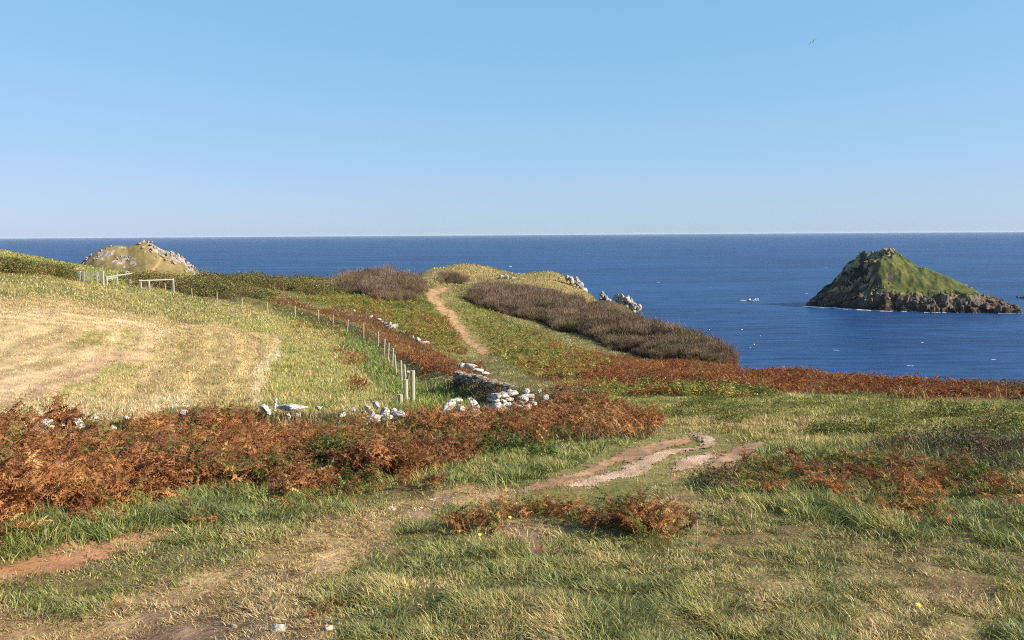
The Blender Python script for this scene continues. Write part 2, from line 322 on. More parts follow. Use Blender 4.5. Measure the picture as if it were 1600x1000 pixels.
GRASS_OBJECTS = [
 ('short_dry_grass', ['mixed', 'trodden', 'dirt', 'strawy', 'pathturf'], 'short worn grass, half straw and half green, beside the path', 'grass'),
 ('long_tussock_grass', ['tussock', 'lush', 'brambles', 'bank'], 'long grey green tussock grass along the foot of the bracken', 'grass'),
 ('meadow_grass', ['meadow', 'meadow_straw', 'lowgreen', 'rust', 'scrub'], 'yellow green meadow grass on the slope above the sea', 'grass'),
 ('stubble', ['stubble', 'pinkstubble', 'greenstubble', 'browngrass', 'paleline'], 'pale dry stubble covering the mown field', 'stubble'),
 ('field_edge_grass', ['fieldedge', 'fencegrass', 'rough', 'crest', 'hillturf'], 'bright green grass along the fence and the field edge', 'grass'),
]

# ------------------------------------------------------------------ terrain: the lie of the land
CP = []
def c(px, py, r): a, t = ray(px, py); CP.append((a, math.log(r), t))
def cd(px, r, dep): a, _ = ray(px, 400); CP.append((a, math.log(r), dep / r))
for px in (-250, 100, 450, 800, 1150, 1500, 1850):
    for r in (1.5, 2.5, 4, 6): cd(px, r, 1.75 + 0.14 * r)
for p in CPS: c(*p)
for px, l in FALL.items():
    for r, d in l: cd(px, r, d)
    cd(px, 650, 110)
CP = np.array(CP); KA = 2.5
def _k(d2): return 0.5 * d2 * np.log(d2 + 1e-12)
XC = np.stack([CP[:, 0] * KA, CP[:, 1]], 1); nC = len(XC)
_A = np.zeros((nC + 3, nC + 3)); _A[:nC, :nC] = _k(((XC[:, None] - XC[None]) ** 2).sum(-1)) + np.eye(nC) * 2e-3
_A[:nC, nC] = 1; _A[:nC, nC + 1:] = XC; _A[nC, :nC] = 1; _A[nC + 1:, :nC] = XC.T
SOL = np.linalg.solve(_A, np.r_[CP[:, 2], 0, 0, 0])
def tps(a, L):
    sh = a.shape; P = np.stack([np.clip(a.ravel(), -.72, .72) * KA, L.ravel()], 1); out = np.empty(len(P))
    for i in range(0, len(P), 20000):
        q = P[i:i + 20000]; out[i:i + 20000] = _k(((q[:, None] - XC[None]) ** 2).sum(-1)) @ SOL[:nC] + SOL[nC] + q @ SOL[nC + 1:]
    return out.reshape(sh)
GA = np.concatenate([np.linspace(-math.pi, -.76, 60), np.linspace(-.75, .75, 1150), np.linspace(.76, math.pi, 60)])
GL = np.linspace(math.log(.8), math.log(640), 700)
cA = np.concatenate([[-math.pi, -.9], np.linspace(-.76, .76, 240), [.9, math.pi]]); cL = np.linspace(GL[0], GL[-1], 240)
_T = tps(*np.meshgrid(cA, cL, indexing='ij'))
def bilin(ga, gl, Z, a, L):
    ia = np.clip(np.interp(a, ga, np.arange(len(ga))), 0, len(ga) - 1.001); il = np.clip((L - gl[0]) / (gl[1] - gl[0]), 0, len(gl) - 1.001)
    i = ia.astype(int); j = il.astype(int); u = ia - i; v = il - j
    return (Z[i, j] * (1 - u) + Z[i + 1, j] * u) * (1 - v) + (Z[i, j + 1] * (1 - u) + Z[i + 1, j + 1] * u) * v
AA, LL = np.meshgrid(GA, GL, indexing='ij')
RR = np.exp(LL); XX = np.sin(AA) * RR; YY = np.cos(AA) * RR
ZZ = ZC - bilin(cA, cL, _T, AA, LL) * RR
# the two old hedge banks that carry the tumbled walls
def seg_bump(x, y, pts, width, back=None):
    best = np.full(x.shape, 1e9); hh = np.zeros(x.shape)
    for (p, q) in zip(pts[:-1], pts[1:]):
        d = q[:2] - p[:2]; L2 = d @ d; t = np.clip(((x - p[0]) * d[0] + (y - p[1]) * d[1]) / L2, 0, 1)
        dist = np.hypot(x - p[0] - t * d[0], y - p[1] - t * d[1]); nb = dist < best
        hh = np.where(nb, p[2] + t * (q[2] - p[2]), hh); best = np.where(nb, dist, best)
    return best, hh
for pts, wd, mx_ in ((BANK_A, 1.0, 2.2), (BANK_B, 1.1, .6)):
    P3 = np.array([point_at(*p) for p in pts])
    dist, top = seg_bump(XX, YY, P3, wd)
    bump = np.clip(top - ZZ, 0, mx_) * np.exp(-(dist / wd) ** 2) * (dist < 4)
    ZZ = ZZ + bump
amp = np.clip((RR - 3) / 6, .3, 1)
ZZ = ZZ + amp * ((fbm(XX / 1.3, YY / 1.3, 3, 4) - .5) * .16 + (fbm(XX / 6., YY / 6., 9, 3) - .5) * .35 * np.clip(RR / 25, 0, 1)) + (fbm(XX / .3, YY / .3, 5, 2) - .5) * .05
def gz(x, y):
    x = np.asarray(x, float); y = np.asarray(y, float)
    return bilin(GA, GL, ZZ, np.arctan2(x, y), np.log(np.hypot(x, y)))
_TT = (ZC - ZZ) / RR
def hit(px, py):
    """first ground point seen at a photo pixel -> (azimuth, log distance)"""
    a, t = ray(px, py); Ls = np.linspace(GL[0] + .2, GL[-1], 1400); tt = bilin(GA, GL, _TT, np.full(1400, a), Ls)
    k = np.nonzero(tt <= t)[0]
    k = k[np.exp(Ls[k]) < 420]
    if len(k) == 0: return a, None
    return a, Ls[k[0]]
def ground(px, py):
    a, L = hit(px, py)
    if L is None:
        Ls = np.linspace(GL[0], math.log(300), 900); tt = bilin(GA, GL, _TT, np.full(900, a), Ls); L = Ls[tt.argmin()]
    r = math.exp(L); x, y = math.sin(a) * r, math.cos(a) * r
    return np.array([x, y, float(gz(x, y))])

# ------------------------------------------------------------------ what grows where
def poly_al(pts):
    out = []
    for p in pts:
        if len(p) == 3: a, _ = ray(p[0], 400); out.append((a, math.log(p[2])))    # (px, _, r) given by distance
        else:
            g = ground(*p); out.append((math.atan2(g[0], g[1]), math.log(math.hypot(g[0], g[1]))))
    return np.array(out)
def inside(poly, a, L):
    r = np.zeros(a.shape, bool); x0, y0 = poly[-1]
    for x1, y1 in poly:
        if y0 != y1:
            r ^= ((y0 > L) != (y1 > L)) & (a < (x1 - x0) * (L - y0) / (y1 - y0) + x0)
        x0, y0 = x1, y1
    return r
REG = [(nm, poly_al(pts), ja) for nm, pts, ja in REGIONS]
TYPE_ID = {n: i for i, n in enumerate(TYPES)}
def classify(a, L, jit=1.):
    n1 = fbm(a * 34, L * 7, 21, 3) - .5; n2 = fbm(a * 34 + 50, L * 7 + 50, 25, 3) - .5
    ja = rng.normal(0, 1, a.shape); jl = rng.normal(0, 1, a.shape)
    tid = np.full(a.shape, TYPE_ID['mixed'])
    for nm, poly, k in REG:
        a2 = a + k * (n1 * .05 + ja * .0025 * jit); L2 = L + k * (n2 * .22 + jl * .016 * jit)
        lo = poly.min(0) - .001; hi = poly.max(0) + .001
        m = (a2 > lo[0]) & (a2 < hi[0]) & (L2 > lo[1]) & (L2 < hi[1])
        idx = np.nonzero(m)[0] if a.ndim == 1 else None
        if idx is not None:
            if len(idx): s = inside(poly, a2[idx], L2[idx]); tid[idx[s]] = TYPE_ID[nm]
    return tid

# the mower went round the stubble in bands that follow its curved edge
MOWN = np.array([ground(*p)[:2] for p in ((-200, 470), (0, 480), (120, 494), (200, 503), (256, 512), (262, 524), (246, 545), (212, 572), (140, 612), (60, 654))])
MOWN3 = np.concatenate([MOWN, np.zeros((len(MOWN), 1))], 1)
def mown_band(x, y):
    d, _ = seg_bump(x, y, MOWN3, 1.); d = d + 1.2 * (fbm(x / 4., y / 4., 221, 3) - .5)
    return 1 + .13 * np.sin(d / 2.1 * 2 * math.pi) * np.clip(1.3 - d / 22., .25, 1) + .10 * np.sin(d / .9 * 2 * math.pi + 1.)
# ground colours
af, lf = AA.ravel(), LL.ravel()
tid = classify(af, lf)
xf, yf = XX.ravel(), YY.ravel()
n_a = fbm(xf / .9, yf / .9, 31, 4); n_b = fbm(af * 30, lf * 9, 33, 4)
gcol = np.zeros((len(af), 3))
for nm, i in TYPE_ID.items():
    m = tid == i
    if not m.any(): continue
    c1, c2 = map(np.array, TYPES[nm]['ground']); t = np.clip((.55 * n_a[m] + .45 * n_b[m] - .33) / .34, 0, 1)[:, None]
    gcol[m] = c1 * (1 - t) + c2 * t
    if nm in MOWN_TYPES: gcol[m] *= mown_band(xf[m], yf[m])[:, None]
# worn earth shows a little through the trodden turf
NA, NL = len(GA), len(GL)
ii = (np.arange(NA - 1)[:, None] * NL + np.arange(NL - 1)[None]).ravel()
quads = np.stack([ii, ii + 1, ii + NL + 1, ii + NL], 1)
zf = ZZ.ravel()
keep = zf[quads].max(1) > -6
V = np.stack([xf, yf, zf], 1)
used = np.zeros(len(V), bool); used[quads[keep]] = True; remap = np.cumsum(used) - 1
M_ground = mat_ground('ground_soil_and_turf', 14., .8, .4)
g_ob = link('ground', np_mesh('ground', V[used], remap[quads[keep]], gcol[used], True), M_ground); g_ob['kind'] = 'structure'

# footpaths: sheets of bare earth lying on the ground
def sheet(name, polys, c1, c2, off, k=.6, lab=None, mat=None):
    a0 = min(p[:, 0].min() for p in polys) - .01; a1 = max(p[:, 0].max() for p in polys) + .01
    l0 = min(p[:, 1].min() for p in polys) - .03; l1 = max(p[:, 1].max() for p in polys) + .03
    nb = max(60, int((a1 - a0) / .0011)); nl = max(60, int((l1 - l0) / .007))
    a, L = np.meshgrid(np.linspace(a0, a1, nb), np.linspace(l0, l1, nl), indexing='ij')
    n1 = fbm(a * 60, L * 14, 61, 6, .7) - .5; n2 = fbm(a * 60 + 9, L * 14 + 9, 63, 6, .7) - .5
    fade = np.zeros(a.shape)
    for _ in range(8):
        ins = np.zeros(a.shape, bool); ja = rng.normal(0, .0032, a.shape); jl = rng.normal(0, .02, a.shape)
        for p in polys: ins |= inside(p, a + k * n1 * .03 + ja, L + k * n2 * .14 + jl)
        fade += ins / 8.
    ins = fade > .01
    r = np.exp(L); x = np.sin(a) * r; y = np.cos(a) * r; z = gz(x, y) + off + .004 * r ** .5 * (r > 12)
    t = np.clip((fbm(x / .5, y / .5, 71, 4) - .32) / .36, 0, 1)[..., None]
    colr = np.array(c1) * (1 - t) + np.array(c2) * t
    i0 = (np.arange(nb - 1)[:, None] * nl + np.arange(nl - 1)[None]); q = np.stack([i0, i0 + 1, i0 + nl + 1, i0 + nl], -1).reshape(-1, 4)
    q = q[ins.ravel()[q].sum(1) >= 2]
    u = np.zeros(a.size, bool); u[q] = True; rm = np.cumsum(u) - 1
    v = np.stack([x, y, z], -1).reshape(-1, 3)
    me = np_mesh(name, v[u], rm[q], colr.reshape(-1, 3)[u], True); fa = me.attributes.new('Fade', 'FLOAT', 'POINT'); fa.data.foreach_set('value', fade.ravel()[u].astype(np.float32))
    o = link(name, me, mat or M_path); o['kind'] = 'structure'
    return o
def soft_edge(m):
    t = m.node_tree; out = [n for n in t.nodes if n.type == 'OUTPUT_MATERIAL'][0]; b = [n for n in t.nodes if n.type == 'BSDF_PRINCIPLED'][0]
    at = t.nodes.new('ShaderNodeAttribute'); at.attribute_name = 'Fade'; no = t.nodes.new('ShaderNodeTexNoise'); no.inputs['Scale'].default_value = 9.; no.inputs['Detail'].default_value = 6.
    co = t.nodes.new('ShaderNodeTexCoord'); t.links.new(co.outputs['Object'], no.inputs['Vector'])
    ad = t.nodes.new('ShaderNodeMath'); ad.operation = 'ADD'; t.links.new(at.outputs['Fac'], ad.inputs[0]); t.links.new(no.outputs[0], ad.inputs[1])
    mr = t.nodes.new('ShaderNodeMapRange'); mr.inputs['From Min'].default_value = .62; mr.inputs['From Max'].default_value = .98; t.links.new(ad.outputs[0], mr.inputs['Value'])
    tr = t.nodes.new('ShaderNodeBsdfTransparent'); mx = t.nodes.new('ShaderNodeMixShader'); t.links.new(mr.outputs[0], mx.inputs[0]); t.links.new(tr.outputs[0], mx.inputs[1]); t.links.new(b.outputs[0], mx.inputs[2]); t.links.new(mx.outputs[0], out.inputs[0])
    return m
M_path = soft_edge(mat_ground('trodden_earth', 14., .5, .22))
M_gravel = soft_edge(mat_ground('stony_gravel', 26., .9, .4))
for nm, pls, c1, c2, mt in PATHS:
    sheet(nm, [poly_al(p) for p in pls], c1, c2, .008, k=.35 if mt == 'gravel' else .6, mat=(M_gravel if mt == 'gravel' else M_path))
PATH_POLYS = [poly_al(p) for nm, pls, c1, c2, mt in PATHS for p in pls]
def on_path(a, L):
    n1 = fbm(a * 60, L * 14, 61, 6, .7) - .5; n2 = fbm(a * 60 + 9, L * 14 + 9, 63, 6, .7) - .5
    a = a + rng.normal(0, .0012, a.shape); L = L + rng.normal(0, .008, a.shape)
    r = np.zeros(a.shape, bool)
    for p in PATH_POLYS: r |= inside(p, a + .6 * n1 * .03, L + .6 * n2 * .14)
    return r
print('terrain', time.time() - T0)

# ------------------------------------------------------------------ grasses
def pick(pal, n, key=None):
    cols = np.array([p[0] for p in pal]); w = np.array([p[1] for p in pal], float); w /= w.sum()
    if key is None: idx = rng.choice(len(cols), n, p=w)
    else: idx = np.searchsorted(np.cumsum(w), np.clip(key, 0, .9999))
    return cols[np.clip(idx, 0, len(cols) - 1)]
def blade_mesh(x, y, z, h, w, lean, ldir, col, tipcol):
    n = len(x); s = np.array([0, .38, .72, 1.])
    lx, ly = np.cos(ldir), np.sin(ldir); ph = ldir + math.pi / 2 + rng.normal(0, .7, n); sx, sy = np.cos(ph), np.sin(ph)
    up = np.sqrt(np.clip(1 - (lean * .6) ** 2, .12, 1))
    vs = []; cs = []
    for k, q in enumerate(s):
        bx = x + lx * h * lean * q ** 1.7; by = y + ly * h * lean * q ** 1.7; bz = z - .015 + h * up * (q - .38 * lean * q ** 2.4)
        cc = col * (1 - q) + tipcol * q
        if k < 3:
            ww = w * (1, .9, .6)[k] * .5
            vs += [np.stack([bx - sx * ww, by - sy * ww, bz], 1), np.stack([bx + sx * ww, by + sy * ww, bz], 1)]; cs += [cc, cc]
        else: vs.append(np.stack([bx, by, bz], 1)); cs.append(cc)
    v = np.stack(vs, 1).reshape(-1, 3); cl = np.stack(cs, 1).reshape(-1, 3)
    b = np.arange(n)[:, None] * 7
    f = np.concatenate([b + np.array([t]) for t in ((0, 1, 3), (0, 3, 2), (2, 3, 5), (2, 5, 4), (4, 5, 6))], 0)
    return v, f, cl
def tuft_dir(x, y, s=57):
    ix = np.floor(x).astype(np.int64); iy = np.floor(y).astype(np.int64); best = np.full(x.shape, 9.); ox = np.zeros(x.shape); oy = np.zeros(x.shape)
    for dx in (-1, 0, 1):
        for dy in (-1, 0, 1):
            jx = ix + dx; jy = iy + dy; ex = x - jx - _h(jx, jy, s); ey = y - jy - _h(jx, jy, s + 7); d = np.hypot(ex, ey); nb = d < best
            ox = np.where(nb, ex, ox); oy = np.where(nb, ey, oy); best = np.where(nb, d, best)
    return ox, oy
M_grass = mat_plant('grass_blade', .28, .03)
def grow(n, a0, a1, r0, r1):
    a = rng.uniform(a0, a1, n); L = rng.uniform(math.log(r0), math.log(r1), n); r = np.exp(L); x = np.sin(a) * r; y = np.cos(a) * r
    tid = classify(a, L, 2.6); ok = ~on_path(a, L) | (rng.random(n) < .03)
    out = {}
    for nm, i in TYPE_ID.items():
        T = TYPES[nm]
        if not T.get('h'): continue
        m = (tid == i) & ok & (rng.random(n) < T.get('dens', 1.))
        # tufts: denser and taller where the tuft noise is high
        tn = fbm(x / T.get('tuft', .45), y / T.get('tuft', .45), 41, 3)
        m &= rng.random(n) < np.clip((tn - .28) * 3.2, T.get('bare', .6), 1)
        k = m.sum()
        if not k: continue
        tt = np.clip((tn[m] - .3) / .4, 0, 1); lo, hi = T['h']
        h = (lo + (hi - lo) * tt * rng.random(k) ** .6) * (.75 + .5 * rng.random(k)); h = np.maximum(h, .0022 * r[m])
        w = (.0026 + .00062 * r[m]) * (.7 + .6 * rng.random(k)) * T.get('wide', 1.)
        key = np.clip(.8 * rng.random(k) + 1.1 * (fbm(x[m] / .8, y[m] / .8, 47, 3) - .5) + .1 + .6 * (fbm(a[m] * 25, L[m] * 8, 49, 3) - .5), 0, 1)
        col = pick(T['blades'], k, key) * (.58 + 1.0 * rng.random(k) ** 1.3)[:, None]
        if nm in MOWN_TYPES: col = col * mown_band(x[m], y[m])[:, None]
        tip = col * (1 - T.get('dry', .35)) + np.array((.34, .27, .12)) * T.get('dry', .35)
        lean = np.clip(rng.normal(T.get('lean', .45), .22, k), .03, .98)
        ts = T.get('tuft', .45) * .8; ox, oy = tuft_dir(x[m] / ts, y[m] / ts); ld = np.arctan2(oy, ox) + rng.normal(0, .7, k)      # blades fan out from the heart of their tuft
        ld = np.where(rng.random(k) < .15, rng.normal(math.pi * .93, .9, k), ld)
        out[nm] = blade_mesh(x[m], y[m], gz(x[m], y[m]), h, w, lean, ld, col, tip)
    return out
def build_grass(groups, batches):
    acc = {}
    for b in batches:
        for k, v in grow(*b).items(): acc.setdefault(k, []).append(v)
    for oname, members, lab, cat in groups:
        vs, fs, cs = [], [], []; o = 0
        for m in members:
            for v, f, cl in acc.get(m, []): vs.append(v); fs.append(f + o); cs.append(cl); o += len(v)
        if vs:
            ob = link(oname, np_mesh(oname, np.concatenate(vs), np.concatenate(fs), np.concatenate(cs)), M_grass)
            tag(ob, lab, cat, None, 'stuff'); print(oname, sum(map(len, fs)) // 5, 'blades')
build_grass(GRASS_OBJECTS, GRASS_BATCHES)
print('grass', time.time() - T0)

# ------------------------------------------------------------------ bracken and scrub
def frond(detail, seed, curl=1., dead=True):
    """one bracken frond, unit length, rising from the origin and arching towards +X"""
    R = np.random.default_rng(seed); V, T, S = [], [], []
    def tri(p, q, r_, s=1.):
        b = len(V); V.extend((p, q, r_)); T.append((b, b + 1, b + 2)); S.extend((s, s, s))
    n = {2: 13, 1: 7, 0: 4}[detail]; ben = R.uniform(.5, 1.1) * curl; side0 = R.normal(0, .1)
    def spine(s):
        th = math.pi / 2 - ben * s ** 1.5 * 1.35; ax = math.cos(th); 
        return np.array([.62 * s ** 2 * ben, side0 * s * s, s * (1 - .33 * ben * s ** 1.3)])
    if detail > 0:
        for k in range(6):
            p, q = spine(k / 6), spine((k + 1) / 6); w = .008 * (1 - k / 7)
            tri(p + (0, -w, 0), p + (0, w, 0), q, .7); tri(p + (-w, 0, 0), p + (w, 0, 0), q, .7)
    s0 = R.uniform(.16, .3)
    for k in range(n):
        s = s0 + (1 - s0) * (k + .5) / n; p = spine(s); tang = spine(min(1, s + .03)) - spine(s - .03); tang /= np.linalg.norm(tang)
        ln = .27 * (1 - ((s - s0) / (1 - s0)) ** 1.2) * R.uniform(.6, 1.15) + .025
        for sd in (-1, 1):
            if R.random() < .08: continue
            d = np.array([0, sd, 0]) + tang * R.uniform(.25, .75) + np.array([R.normal(0, .3), 0, R.normal(-.1 if dead else 0, .45)]); d /= np.linalg.norm(d)
            nrm = np.cross(d, tang); nrm /= np.linalg.norm(nrm) + 1e-6; u = np.cross(nrm, d)
            if dead: u = u * math.cos(1.) + nrm * math.sin(R.normal(0, .9)); u /= np.linalg.norm(u)
            sh = R.uniform(.75, 1.2); droop = R.uniform(-.1, .6) * ln
            if detail == 2:
                m = 5
                for j in range(m):
                    f0, f1 = j / m, (j + 1) / m; q0 = p + d * ln * f0 - np.array([0, 0, droop * f0 * f0]); q1 = p + d * ln * f1 - np.array([0, 0, droop * f1 * f1])
                    lw = ln * .24 * (1.05 - f0) * R.uniform(.7, 1.2)
                    mid = q0 + (q1 - q0) * .65; cr = nrm * R.normal(0, .35) * lw
                    tri(q0, q1, mid + u * lw + cr, sh); tri(q0, q1, mid - u * lw + cr, sh)
            elif detail == 1:
                q1 = p + d * ln - np.array([0, 0, droop]); lw = ln * .2; md = p + d * ln * .4
                tri(p, md + u * lw, q1, sh); tri(p, q1, md - u * lw, sh * .92)
            else:
                q1 = p + d * ln * 1.15 - np.array([0, 0, droop]); lw = ln * .42
                tri(p - u * lw * .6, p + u * lw, q1, sh)
    return np.array(V), np.array(T), np.array(S)
def bush(seed, nt=66, spread=.55, sub=2):
    """a leafless thorn bush of thin twigs, unit height"""
    R = np.random.default_rng(seed); V, T, S = [], [], []
    def rib(p, q, w0, w1, s):
        a = R.uniform(0, math.pi); u = np.array([math.cos(a), math.sin(a), 0]); b = len(V)
        V.extend((p - u * w0, p + u * w0, q + u * w1, q - u * w1)); T.extend(((b, b + 1, b + 2), (b, b + 2, b + 3))); S.extend((s,) * 4)
    for k in range(nt):
        a = R.uniform(0, 2 * math.pi); l = R.uniform(.6, 1.05); sprd = R.uniform(0, spread); p = np.array([math.cos(a), math.sin(a), 0]) * R.uniform(0, .3)
        d = np.array([math.cos(a) * sprd, math.sin(a) * sprd, 1.]); s = R.uniform(.7, 1.3)
        for j in range(3):
            q = p + d / np.linalg.norm(d) * l / 3; rib(p, q, .0115 * (1 - j * .28), .0115 * (.72 - j * .28), s)
            if j > 0:
                for _ in range(sub):
                    e = d + R.normal(0, .55, 3); e[2] = abs(e[2]); m = p + (q - p) * R.random(); rib(m, m + e / np.linalg.norm(e) * R.uniform(.1, .26), .0065, .003, s)
            p = q; d = d + R.normal(0, .16, 3)
    return np.array(V), np.array(T), np.array(S)
def leafclump(seed, n=26, ls=1.):
    """a low leafy bramble clump, unit size"""
    R = np.random.default_rng(seed); V, T, S = [], [], []
    for k in range(n):
        d = R.normal(0, 1, 3); d[2] = abs(d[2]) * .8; d /= np.linalg.norm(d); p = d * R.uniform(.35, 1.) * np.array([.6, .6, .9])
        u = R.normal(0, 1, 3); u /= np.linalg.norm(u); w = np.cross(u, d + R.normal(0, .5, 3)); w /= np.linalg.norm(w) + 1e-6; l = R.uniform(.09, .2) * ls; s = R.uniform(.7, 1.3); b = len(V)
        V.extend((p - u * l, p + w * l * .55, p + u * l, p - w * l * .55)); T.extend(((b, b + 1, b + 2), (b, b + 2, b + 3))); S.extend((s,) * 4)
    return np.array(V), np.array(T), np.array(S)
def stamp(tmpl, pos, scale, yaw, tilt, col):
    """copies of templates merged into one mesh: arrays out"""
    n = len(pos); which = rng.integers(0, len(tmpl), n); vs, fs, cs = [], [], []; o = 0
    for k, (tv, tf, ts) in enumerate(tmpl):
        m = which == k; q = m.sum()
        if not q: continue
        v = tv[None] * np.asarray(scale)[m][:, None, None] if np.ndim(scale) == 1 else tv[None] * scale[m][:, None, :]
        ct, st = np.cos(tilt[m])[:, None], np.sin(tilt[m])[:, None]
        x = v[..., 0] * ct + v[..., 2] * st; z = -v[..., 0] * st + v[..., 2] * ct; yv = v[..., 1]
        cy, sy = np.cos(yaw[m])[:, None], np.sin(yaw[m])[:, None]
        v = np.stack([x * cy - yv * sy, x * sy + yv * cy, z], -1) + pos[m][:, None]
        c_ = np.clip(col[m][:, None] * ts[None, :, None], 0, 1)
        vs.append(v.reshape(-1, 3)); cs.append(c_.reshape(-1, 3)); fs.append((tf[None] + (np.arange(q) * len(tv))[:, None, None]).reshape(-1, 3) + o); o += q * len(tv)
    return np.concatenate(vs), np.concatenate(fs), np.concatenate(cs)
FR = {d: [frond(d, 100 * d + s, curl=random.uniform(.7, 1.3)) for s in range(10)] for d in (0, 1, 2)}
FRG = {d: [frond(d, 500 + 100 * d + s, .8, False) for s in range(5)] for d in (0, 1, 2)}
BU = [bush(s) for s in range(8)]; LC = [leafclump(s) for s in range(8)]; LCS = [leafclump(s + 50, 90, .34) for s in range(8)]
M_bracken = mat_plant('bracken_frond', .3); M_twig = mat_plant('thorn_twig', .0); M_leaf = mat_plant('bramble_leaf', .2)
def scatter_in(polys, n, k=.5, thin=None, tf=1.):
    """n candidates spread evenly over azimuth and log distance, kept inside the polygons"""
    P = [poly_al(p) for p in polys]; al = np.concatenate(P); lo, hi = al.min(0) - .01, al.max(0) + .01
    a = rng.uniform(lo[0], hi[0], n); L = rng.uniform(lo[1], hi[1], n)
    n1 = fbm(a * 34, L * 7, 21, 3) - .5; n2 = fbm(a * 34 + 50, L * 7 + 50, 25, 3) - .5
    m = np.zeros(n, bool)
    for p in P: m |= inside(p, a + k * n1 * .05 + rng.normal(0, .002, n), L + k * n2 * .2 + rng.normal(0, .012, n))
    if thin: m &= fbm(a * 40 * tf, L * 12 * tf, 77, 3) > thin
    m &= ~on_path(a, L)
    a, L = a[m], L[m]; r = np.exp(L); x, y = np.sin(a) * r, np.cos(a) * r
    return a, L, r, np.stack([x, y, gz(x, y)], 1)
def plants(name, lab, cat, polys, n, size, pal, detail, thin=None, tf=1., tilt=.45, green=.0, k=.5, mat=None, tm=None, mesh_only=False, rs=None, flat=1., taper=None):
    a, L, r, pos = scatter_in(polys, n, k, thin, tf); q = len(pos)
    key = np.clip(.45 * rng.random(q) + 1.2 * (fbm(pos[:, 0] / 1.2, pos[:, 1] / 1.2, 81, 3) - .5) + .6 * (fbm(a * 30, L * 9, 83, 3) - .5) + .28, 0, 1)
    col = pick(pal, q, key) * (.7 + .6 * rng.random(q))[:, None]
    big = .3 + 1.4 * fbm(pos[:, 0] / 1.3, pos[:, 1] / 1.3, 87, 3)
    sc = rng.uniform(*size, q) * big * (np.clip(r / rs, .3, 1.15) if rs else 1.)
    if name == 'bracken' and detail == 2:                        # the stones stand clear of the fronds
        px_ = W / 2 + F * np.tan(a)
        for x0, x1, L0, L1 in CLEAR: sc = np.where((px_ > x0) & (px_ < x1) & (r > L0) & (r < L1), sc * .42, sc)
    if flat != 1.: sc = np.stack([sc, sc, sc * flat], 1)
    if taper:                                                    # lower towards the rim of the patch
        P = [poly_al(p) for p in polys]; fr = np.zeros(q)
        for _ in range(10):
            a_ = a + rng.normal(0, taper, q); L_2 = L + rng.normal(0, taper * 6, q); ins = np.zeros(q, bool)
            for p in P: ins |= inside(p, a_, L_2)
            fr += ins / 10.
        sc = sc * (.35 + .65 * np.clip(fr * 1.25, 0, 1)) * (.72 + .6 * fbm(pos[:, 0] / 6., pos[:, 1] / 6., 91, 3))
        col = col * (.88 + .24 * fbm(pos[:, 0] / 7., pos[:, 1] / 7., 93, 3))[:, None] * np.where((fbm(pos[:, 0] / 5., pos[:, 1] / 5., 95, 3) > .6)[:, None], np.array((.9, 1.03, .85)), 1.)
    tilt_ = np.abs(rng.normal(0, tilt, q)); pos[:, 2] -= .03
    v, f, cl = stamp(tm or FR[detail], pos, sc, rng.uniform(0, 2 * math.pi, q), tilt_, col)
    print(name, q, len(f))
    if mesh_only: return v, f, cl
    ob = link(name, np_mesh(name, v, f, cl), mat or M_bracken); return tag(ob, lab, cat, None, 'stuff')

RUSTS = (((.11,.14,.033),2.3),((.20,.18,.048),2.6),((.16,.08,.038),2),((.25,.11,.048),3),((.34,.152,.058),5),((.44,.215,.076),3.2),((.50,.31,.12),1.2))
RUSTGREEN = (((.26,.10,.035),3),((.36,.15,.05),2),((.17,.07,.03),2),((.14,.16,.04),2.2),((.22,.22,.06),2),((.07,.1,.03),1))
GREENS = (((.08,.11,.03),2.4),((.19,.21,.05),2.4),((.36,.33,.08),3.2),((.32,.20,.07),2),((.33,.14,.05),2.6))
DEEP = (((.15,.16,.045),1.3),((.19,.08,.036),2),((.28,.105,.042),4),((.38,.165,.06),3.5),((.36,.24,.085),1.6))
# bracken over the near hedge bank
BANK_POLY = [(-300,845),(-300,690),(0,682),(200,672),(430,654),(560,656),(640,658),(720,655),(800,655),(850,640),(880,624),(930,632),(1000,652),(1030,672),(960,688),(860,690),(780,702),(720,728),(680,740),(560,752),(400,764),(300,768),(210,786),(100,812),(0,836)]
plants('bracken', 'rust coloured dead bracken covering the long hedge bank', 'bracken', [BANK_POLY], 25000, (.36, .82), RUSTS, 2, tilt=.5, thin=.33, k=.8)
plants('bracken', 'tall rust fronds standing up along the crest of the near bank', 'bracken', [[(-300,694),(0,690),(200,680),(430,662),(600,664),(700,664),(700,676),(600,684),(430,684),(200,700),(0,712),(-300,716)]], 1500, (.55, 1.05), RUSTS, 2, tilt=.22, thin=.5, tf=1.6)
plants('bracken', 'green fern fronds among the rusty bracken of the hedge bank', 'fern', [[(60,730),(130,690),(260,700),(360,700),(350,750),(200,755)],[(560,700),(640,690),(650,745),(590,745)],[(760,720),(850,690),(860,720),(790,735)]], 700, (.25, .5), (((.07,.12,.025),3),((.12,.15,.035),2),((.17,.14,.04),1)), 2, tm=FRG[2], thin=.5)
plants('bracken', 'rusty bracken scattered through long grass on the right', 'bracken', [[(1110,760),(1130,725),(1230,715),(1330,722),(1500,730),(1800,735),(1800,800),(1600,812),(1540,790),(1420,800),(1380,785),(1270,765)]], 3200, (.18, .4), RUSTS, 2, thin=.56, tf=2.6, tilt=.45, k=1.2)
plants('bracken', 'rusty bracken along the far hedge bank beside the fence', 'bracken', [[(400,460),(480,470),(560,486),(615,500),(665,533),(725,568),(765,588),(720,604),(675,585),(635,560),(590,528),(540,512),(460,486),(400,474)]], 20000, (.35, .65), DEEP, 1, tilt=.4, k=.9, thin=.36)
